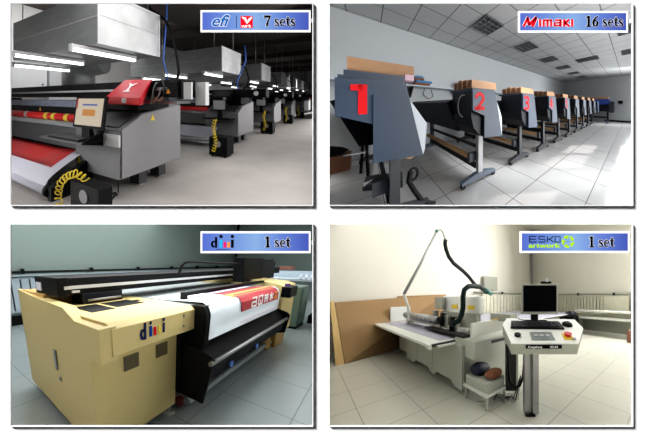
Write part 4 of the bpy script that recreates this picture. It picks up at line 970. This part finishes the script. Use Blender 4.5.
part('head_slide', MB().box(2.25, 2.35, 2.5, 3.7, .9, 1.28), m_['console_grey'], gt)
for i, (b, w, z0, z1) in enumerate(((3.8, .1, .9, 1.3), (3.5, .08, .88, 1.25), (3.3, .13, .95, 1.22), (3.1, .1, .9, 1.2), (2.95, .08, .88, 1.18))):
    part('tool_holder', MB().box(2.12, 2.22, b - w / 2, b + w / 2, z0, z1, .01), m_['black' if i % 2 else 'console_grey'], gt)
part('tool_motor', MB().cyl((2.1, 3.4, 1.0), (2.1, 3.4, 1.22), .05), m_['black'], gt)
part('tool_motor', MB().cyl((2.1, 3.05, .92), (2.1, 3.05, 1.12), .06), m_['black'], gt)
part('drag_chain', MB().box(1.95, 2.12, 2.5, 3.9, .9, .94), m_['black_soft'], gt)
part('green_knob', MB().cyl((2.4, 3.05, 1.62), (2.4, 3.05, 1.7), .04), m_['ink_green'], gt)
part('rear_bar', MB().box(2.5, 2.7, 1.95, 2.4, 1.18, 1.3), m_['console_grey'], gt)
one('hose_loop', MB().tube([(1.89, 2.772, 1.121), (2.05, 2.772, 1.163), (2.117, 2.772, 1.264), (2.153, 2.772, 1.398), (2.153, 2.772, 1.617), (2.184, 2.772, 1.734), (2.285, 2.772, 1.802), (2.4, 2.772, 1.815), (2.614, 2.772, 1.803), (2.787, 2.772, 1.705)], .05, 10), m_['hose_green'], R, (2.1, 2.77, 1.1), 'thick dark green hose looping over the white hoods of the cutter', 'hose')
one('teal_clamp', MB().cyl((2.7, 2.77, 1.75), (2.92, 2.77, 1.67), .05), m_['teal'], R, (2.8, 2.77, 1.7), 'teal fitting where the green hose ends right of the white hoods', 'fitting')
am = empty('cable_arm', R, (1.6, 4, 1.0), 'tall thin metal arm rising from the gantry to a bend high on the wall', 'arm')
part('pole_foot', MB().tube([(1.64, 4.0, 1.1), (1.617, 4.0, 1.407), (1.532, 4.0, 1.664)], .028, 10), m_['cutter_white'], am)
part('pole', MB().tube([(1.532, 4.0, 1.664), (1.9, 4.0, 2.35), (2.319, 4.0, 3.186)], .032, 10), m_['pole_grey'], am)
part('bend', MB().tube([(2.319, 4.0, 3.186), (2.37, 4, 3.245), (2.429, 4.0, 3.255), (2.49, 4, 3.2), (2.525, 4.0, 3.12), (2.56, 4.0, 3.0)], .034, 10), m_['cutter_white'], am)
part('band', MB().tube([(2.3, 4.0, 3.15), (2.325, 4.0, 3.2)], .04, 10), m_['teal'], am)
one('arm_hose', MB().tube([(2.56, 4.0, 3.02), (2.545, 4, 2.92), (2.572, 4.0, 2.8), (2.65, 4.0, 2.62), (2.8, 4, 2.47), (3.107, 4.0, 2.3), (3.3, 4, 2.17), (3.48, 4.0, 2.0), (3.614, 4.0, 1.9)], .052, 10), m_['hose_green'], R, (2.6, 4, 1.9), 'dark green hose curving down from the top of the metal arm', 'hose')
one('white_board', MB().box(1.85, 2.45, 5.86, 5.9, .856, 1.3, .005), m_['cutter_white'], R, (2.1, 5.9, .85), 'white board standing at the back edge of the table before the cardboard', 'board')
def blob(c, rx, ry, h, seed):
    rr = random.Random(seed); P = []
    for k in range(7):
        v = k / 6; s_ = math.sin(PI * (.12 + .8 * v)) ** .6
        for i in range(18):
            t = 2 * PI * i / 18; w = s_ * (1 + .07 * math.sin(3 * t + seed) + rr.uniform(-.03, .03))
            P.append((c[0] + rx * w * math.cos(t), c[1] + ry * w * math.sin(t), c[2] + h * v))
    mb = MB(); mb.hull(P)
    for f in mb.bm.faces: f.smooth = True
    return mb
# small rack under the end of the table
rk = empty('equipment_rack', R, (2.1, 2.0, 0), 'small white trolley holding boxes beside the console', 'trolley')
part('shelf', MB().box(1.85, 2.3, 1.85, 2.38, .18, .22), m_['cutter_white'], rk)
for a, b in ((1.87, 1.87), (2.26, 1.87), (1.87, 2.33), (2.26, 2.33)): part('leg', MB().cyl((a, b, 0), (a, b, .2), .02), m_['console_grey'], rk)
one('storage_box', MB().box(1.88, 2.28, 1.88, 2.35, .22, .36, .01), m_['cutter_body'], R, (2.05, 2.1, .22), 'white low box on the small trolley', 'box')
one('brown_bundle', blob((2.13, 1.97, .36), .17, .1, .13, 1), m_['brown'], R, (2.12, 1.98, .36), 'crumpled brown bundle on the white box', 'bundle')
one('dark_bag', blob((2.08, 2.23, .36), .18, .14, .17, 2), m_['navy'], R, (2.05, 2.22, .36), 'dark blue bag behind the brown bundle', 'bag')
# console, square to its own axes
Q = R4C
co = empty('control_console', Q, (.3, 2.6, 0), 'white and grey operator console with a red stop button on a metal post', 'console')
def ctop(z): return 2.45 + (z - 1.0) * 1.9
tp = [(.41, 2.45), (1.285, 2.45), (1.53, 2.78), (1.52, 3.02), (.44, 3.06), (.345, 2.88)]
def onp(x, y, d=0): return (x, y - d * .3, 1.0 + (y - 2.45) * .42 + d)
mb = MB(); top = [onp(x, y) for x, y in tp]; bot = [(x, y, z - .015) for x, y, z in top]
mb._prism(bot, top, 0); part('top_panel', mb, m_['console_white'], co)
mb = MB(); mb._prism([(x * .985 + .01, y + .02, z - .14) for x, y, z in bot], bot, 0); part('housing', mb, m_['console_grey'], co)
mb = MB(); mb._prism([(.72, 2.43, .905), (1.02, 2.43, .905), (1.02, 2.43, .945), (.72, 2.43, .945)], [(.72, 2.46, .905), (1.02, 2.46, .905), (1.02, 2.46, .945), (.72, 2.46, .945)], 0)
pt_ = part('name_plate', MB().box(.6, 1.07, 2.44, 2.46, .925, .975, .01), m_['ink_black'], co)
mb = MB(); mb.text('Kongsberg', lambda x, y, d: (x, 2.439 - d, y), .036, .01, .2, .001, 1.2, x=.62, y=.938)
mb.text('XL44', lambda x, y, d: (x, 2.439 - d, y), .036, .01, .0, .001, 1.3, x=.91, y=.938); part('plate_lettering', mb, m_['ink_white'], pt_)
mb = MB(); S4 = [(.69, 2.5), (1.0, 2.5), (1.01, 2.67), (.71, 2.67)]
mb._prism([onp(*p, .0) for p in S4], [onp(*p, .012) for p in S4], 0); dp = part('display', mb, m_['lcd'], co)
for i in range(3): part('display_button', MB().tube([onp(.77 + i * .08, 2.585, .012), onp(.77 + i * .08, 2.585, .02)], .03, 12), m_['light_grey'], dp)
part('dial', MB().tube([onp(.52, 2.6, 0), onp(.52, 2.6, .03)], .045, 16), m_['black'], co)
mb = MB(); S5 = [(1.13, 2.51), (1.25, 2.51), (1.28, 2.65), (1.15, 2.65)]
mb._prism([onp(*p, .0) for p in S5], [onp(*p, .01) for p in S5], 0); part('stop_plate', mb, m_['yellow'], co)
part('stop_button', MB().tube([onp(1.21, 2.59, .01), onp(1.21, 2.59, .045)], [.042, .05], 16), m_['red_print'], co)
part('key_switch', MB().tube([onp(1.26, 2.51, .01), onp(1.26, 2.51, .03)], .022, 10), m_['steel'], co)
for x0, x1 in ((.6, .67), (.71, .79)): part('post', MB().box(x0, x1, 2.52, 2.62, .03, .9), m_['steel'], co)
part('post_core', MB().box(.665, .715, 2.55, 2.6, .03, .9), m_['console_grey'], co)
part('post_foot', MB().box(.61, .74, 2.5, 2.64, 0, .03), m_['black'], co)
part('rear_cabinet', MB().box(.42, .6, 2.95, 3.15, .12, .88), m_['cutter_body'], co)
part('rear_cabinet_door', MB().box(.4, .56, 2.9, 2.95, .15, .86), m_['vent_black'], co)
kb = empty('keyboard', Q, (.75, 2.8, 1.2), 'black keyboard lying on the white console top', 'keyboard')
mb = MB(); K = [(.45, 2.76), (1.23, 2.74), (1.22, 2.92), (.49, 2.94)]
mb._prism([onp(*p, .002) for p in K], [onp(*p, .026) for p in K], 0); part('base', mb, m_['black'], kb)
mb = MB()
for i in range(15):
    for j in range(4):
        x = .495 + i * .047; y = 2.78 + j * .035; mb._prism([onp(x + u, y + v, .026) for u, v in ((0, 0), (.032, 0), (.032, .025), (0, .025))], [onp(x + u, y + v, .036) for u, v in ((0, 0), (.032, 0), (.032, .025), (0, .025))], 0)
part('keys', mb, m_['leg_dark'], kb)
one('mouse', MB().hull([onp(1.33 + .08 * math.cos(t) * s, 2.86 + .07 * math.sin(t) * s, z) for t in [i * PI / 5 for i in range(10)] for s, z in ((1, .003), (.9, .025), (.5, .045))]), m_['black'], Q, onp(1.33, 2.86), 'black mouse right of the keyboard on the console', 'mouse')
mo = empty('monitor', Q, (.78, 2.98, 1.22), 'black flat screen in a silver frame on the console', 'monitor')
u = 3.0 / R4.f
def px(x, y, Y=3.0): return ((x - 480) * Y / R4.f, Y, 1.6 - (y - 297) * Y / R4.f)
A = px(521.3, 314.2); B = px(557.8, 284)
part('casing', MB().box(A[0], B[0], 2.98, 3.03, A[2], B[2], .006), m_['console_grey'], mo)
A = px(523, 311.5); B = px(555.8, 285.5)
part('screen', MB().box(A[0], B[0], 2.972, 2.98, A[2], B[2]), m_['ink_black'], mo)
part('stand_neck', MB().box(.82, .93, 3.0, 3.04, 1.2, 1.36), m_['black'], mo)
part('stand_foot', MB().box(.7, 1.06, 2.95, 3.05, 1.21, 1.235, .008), m_['black'], mo)
wc = empty('webcam', Q, (1.0, 3.0, 1.81), 'small black and grey webcam on top of the monitor', 'webcam')
part('body', MB().box(.97, 1.14, 2.98, 3.03, 1.812, 1.85, .01), m_['black'], wc)
part('lens', MB().cyl((1.06, 2.97, 1.87), (1.06, 3.02, 1.87), .03), m_['light_grey'], wc)
one('monitor_cable', MB().tube([(.66, 3.02, 1.36), (.6, 3.0, 1.3), (.62, 2.98, 1.25), (.72, 2.98, 1.23)], .01, 6), m_['light_grey'], Q, (.65, 3, 1.23), 'grey cable dropping behind the left side of the monitor', 'cable')
one('hanging_cable', MB().tube([(.41, 2.75, .9), (.42, 2.75, .5), (.44, 2.75, .36), (.5, 2.72, .29), (.57, 2.7, .32), (.62, 2.7, .45), (.64, 2.7, .7)], .018, 8), m_['black'], Q, (.45, 2.75, .3), 'thick black cable sagging below the console beside its post', 'cable')
for i in range(5):
    rr = random.Random(i)
    P_ = [(.5 + rr.uniform(-.1, .12), 2.75 + rr.uniform(-.1, .15), .012 + .25 * max(0, 1 - j / 2.5)) for j in range(7)]
    P_[0] = (.6, 2.75, .45); one('floor_cable', MB().tube([P_[0]] + [(.2 + .07 * j + rr.uniform(-.04, .04), 2.95 + rr.uniform(-.12, .12), .014 + i * .008) for j in range(6)][::-1], .009, 6), m_['vent_black' if i % 2 else 'light_grey'], Q, (.4, 2.9, 0), 'tangled thin cable on the floor by the console post', 'cable', 'tangled cables by the console')
one('white_cable_loop', MB().tube([(.03 + .1 * math.cos(t), 2.85 + .06 * math.sin(t), .01) for t in [i * PI / 5 for i in range(9)]], .008, 6), m_['cutter_white'], Q, (0.03, 2.85, 0), 'white cable loop on the floor under the small trolley', 'cable')
# right side bench along the end wall
be = empty('low_bench', R, (9.3, 2, 0), 'low white roller bench along the end wall right of the monitor', 'bench')
part('top', MB().box(8.9, 9.5, -1, 3.3, .95, 1.02), m_['cutter_white'], be)
part('lower_beam', MB().box(8.9, 9.4, -1, 3.3, .66, .76), m_['cutter_white'], be)
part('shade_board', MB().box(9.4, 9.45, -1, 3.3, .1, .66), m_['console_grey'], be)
for b in (-.8, 1.2, 3.0): part('leg', MB().box(9.0, 9.1, b, b + .1, 0, .66), m_['console_grey'], be)
pm = empty('pump_unit', R, (8.6, 3.4, 0), 'black pump unit with gauges at the left end of the low bench', 'machine')
part('body', MB().box(8.3, 8.9, 3.1, 3.8, .3, .8, .05), m_['black'], pm)
part('motor', MB().cyl((8.3, 3.3, .85), (8.8, 3.3, .85), .14), m_['leg_dark'], pm)
part('valve', MB().cyl((8.25, 3.5, .6), (8.3, 3.5, .6), .08), m_['red_wheel'], pm)
part('stand', MB().box(8.4, 8.8, 3.2, 3.7, 0, .3), m_['console_grey'], pm)
one('notice_board', MB().box(9.98, 10.02, 1.5, 2.42, .86, 1.64, .01), m_['beige_box'], R, (10, 2, .86), 'cream flat board standing before the end wall radiator', 'board')
one('red_box', MB().box(8.3, 8.5, 1.0, 1.3, 0, .42, .01), m_['brick'], R, (8.4, 1.2, 0), 'reddish box on the floor at the right edge by the low bench', 'box')

# ------------------------------------------------------------------ keep every mesh inside its own cell
def clip_cells():
    bpy.context.view_layer.update()
    pv = ((320.8 - CX) / F, 1.0); ph = ((214.6 - CY) / F)
    for ob in list(bpy.data.objects):
        if ob.type != 'MESH' or ob.name not in INFO: continue
        Rr = INFO[ob.name][0]
        if not Rr.cell: continue
        mw = ob.matrix_world; im = mw.inverted()
        todo = []
        for nx, s in ((0, Rr.cell[0]), (1, Rr.cell[1])):
            if nx == 0: n = Vector((1, -(320.8 - CX) / F, 0)) * s
            else: n = Vector((0, ph, 1)) * s
            todo.append((n, Vector((0, 0, 0))))
        todo.append((Vector((0, 1, 0)), Vector((0, 1.03, 0))))
        for n, c0 in todo:
            ds = [n.dot(mw @ v.co - c0) for v in ob.data.vertices]
            if min(ds) < -.002:
                if max(ds) <= 0:
                    ob['gone'] = 1; break
                ob.data = ob.data.copy(); bm = bmesh.new(); bm.from_mesh(ob.data)
                g = list(bm.verts) + list(bm.edges) + list(bm.faces)
                bmesh.ops.bisect_plane(bm, geom=g, plane_co=im @ c0, plane_no=(mw.to_3x3().transposed() @ n), clear_inner=True)
                bm.to_mesh(ob.data); bm.free()
    for ob in [o for o in bpy.data.objects if o.get('gone')]: bpy.data.objects.remove(ob)
clip_cells()
bpy.context.view_layer.update()
for o in [o for o in bpy.data.objects if o.type == 'EMPTY' and not o.children]: bpy.data.objects.remove(o)

# ------------------------------------------------------------------ camera
cam = bpy.data.cameras.new('camera'); co_ = bpy.data.objects.new('camera', cam); C.objects.link(co_)
cam.sensor_width = 36; cam.lens = 36 * F / 650; cam.clip_start = .05; cam.clip_end = 300
co_.location = (0, 0, 0); co_.rotation_euler = (PI / 2, 0, 0)
bpy.context.scene.camera = co_

# ------------------------------------------------------------------ lights
def aim(o, d): o.rotation_euler = Vector(d).to_track_quat('-Z', 'Y').to_euler()
sun = bpy.data.lights.new('sun', 'SUN'); so = bpy.data.objects.new('sun', sun); C.objects.link(so)
sun.energy = 23.0; sun.angle = .24; sun.color = (1, 1, 1); aim(so, (13.0, 3.4, -12.6)); so.location = (-3, 0, 3)
def area(name, Rr, p, q, w, h, power, col=(1, 1, 1)):
    l = bpy.data.lights.new(name, 'AREA'); l.shape = 'RECTANGLE'; l.size = w; l.size_y = h; l.energy = power; l.color = col
    o = bpy.data.objects.new(name, l); C.objects.link(o); P = Rr.pt(*p); o.location = P; aim(o, Rr.pt(*q) - P); return o
def panel(name, c, u, n, w, h, power, col=(1, 1, 1)):
    l = bpy.data.lights.new(name, 'AREA'); l.shape = 'RECTANGLE'; l.size = w; l.size_y = h; l.energy = power; l.color = col
    o = bpy.data.objects.new(name, l); C.objects.link(o)
    z = -Vector(n).normalized()
    x = Vector(u); x = (x - z * x.dot(z)).normalized(); y = z.cross(x)
    m = Matrix((x, y, z)).transposed().to_4x4(); m.translation = Vector(c); o.matrix_world = m; return o
def top_fill(name, x0, x1, y, d, power, col, py):
    """unseen fill panel added under the partition, above the visible part of a room"""
    c = ((x0 + x1) / 2 * y / F, y, (CY - py) / F * y)
    return panel(name, c, (1, 0, 0), (0, 0, -1), (x1 - x0) / F * y, d, power, col)
# hall: side daylight panels, then unseen fill panels above, at left and by the wall
panel('hall_side_light', (-.0246 * 5, 5, 1.5), (0, 1, 0), (-1, .05, -.1), 4, 2.0, 80, (1, .98, .97))
panel('hall_side_light', (-.0246 * 16, 16, 5), (0, 1, 0), (-1, 0, -.2), 16, 6, 560, (1, .98, .97))
panel('hall_side_light', (-.0246 * 34, 34, 9), (0, 1, 0), (-1, .3, -.1), 14, 8, 1100, (1, .98, .97))  # panel added to brighten the far end
panel('hall_top_fill', (-2.4, 5.2, 4.4), (1, 0, 0), (0, .25, -1), 4, 2.5, 130, (1, .98, .97))  # ambient fill added above the view, no skylight
panel('hall_left_fill', (-7.5, 4.2, 1.5), (0, 1, .2), (1, .25, -.15), 3.5, 3, 70, (1, .98, .97))  # added fill from the left for the printer fronts
P = R1.pt(6.5, 7.6, 4.9); panel('hall_wall_fill', P, R1.lin(1, 0, 0), R1.lin(.1, 1, -1.0), 7, 1.5, 170, (1, .98, .97))  # added fill for the left wall, hidden behind the duct
# plotter room: daylight panel inside the window wall, then added fill panels
P = R2.pt(8.0, -.42, 1.75); panel('plotter_window_fill', P, R2.lin(1, 0, 0), -R2.lin(1, 0, 0).cross(R2.lin(0, 0, 1)), (R2.lin(10.4, 0, 0)).length, 1.8, 500, (.97, .99, 1))
P = R2.pt(11.2, -.3, 2.0); panel('plotter_window_fill', P, R2.lin(0, 1, 0), R2.lin(1, .25, 0), 1.0, 2.0, 130, (.97, .99, 1))  # panel added to brighten the end wall, not a window
P = R2.pt(2.2, .8, 3.1); panel('plotter_top_fill', P, (1, 0, 0), (0, 0, -1), 2.0, 1.5, 130, (.97, .99, 1))  # fill added under the ceiling; the louvred lights are off
P = R2.pt(1.6, 2.2, .9); panel('plotter_front_light', (.7, 1.4, .1), (1, 0, 0), (.2, 1, .5), 1.0, .8, 25, (.97, .99, 1))
top_fill('flatbed_top_fill', 325 - 600, -20, 4.5, 3.5, 150, (.96, 1, .99), 219)  # added fill panels over the flatbed room, not real lamps
top_fill('flatbed_top_fill', -300, -15, 10, 6, 420, (.96, 1, .99), 219)
top_fill('cutter_top_fill', 20, 560, 4.5, 3.5, 45, (1, .985, .95), 219)  # added overhead fill for the cutter room, no lamp there
top_fill('cutter_top_fill', 15, 400, 10, 6, 310, (1, .985, .96), 219)
P = R4.pt(9.8, .45, 4.3); panel('cutter_window_light', P, (0, 1, 0), R4.pt(3, 3.0, .3) - P, 1.3, 1.3, 760, (1, .99, .97))
def spot(name, Rr, p, q, power, cone, size, col):
    l = bpy.data.lights.new(name, 'SPOT'); l.energy = power; l.spot_size = cone; l.spot_blend = .1; l.shadow_soft_size = size; l.color = col
    o = bpy.data.objects.new(name, l); C.objects.link(o); P = Rr.pt(*p); o.location = P; aim(o, Rr.pt(*q) - P); return o
spot('low_sun_through_windows', R2, (4 + .758 * 14, .9 - .653 * 14, 11.2), (4, .9, 0), 22000, .7, .12, (1, .93, .88))
wd = bpy.data.worlds.new('world'); bpy.context.scene.world = wd; wd.use_nodes = True
wd.node_tree.nodes['Background'].inputs[0].default_value = (.9, .95, 1, 1); wd.node_tree.nodes['Background'].inputs[1].default_value = .045
vs = bpy.context.scene.view_settings; vs.view_transform = 'Standard'; vs.look = 'None'; vs.gamma = 1; vs.exposure = 0; vs.use_curve_mapping = False
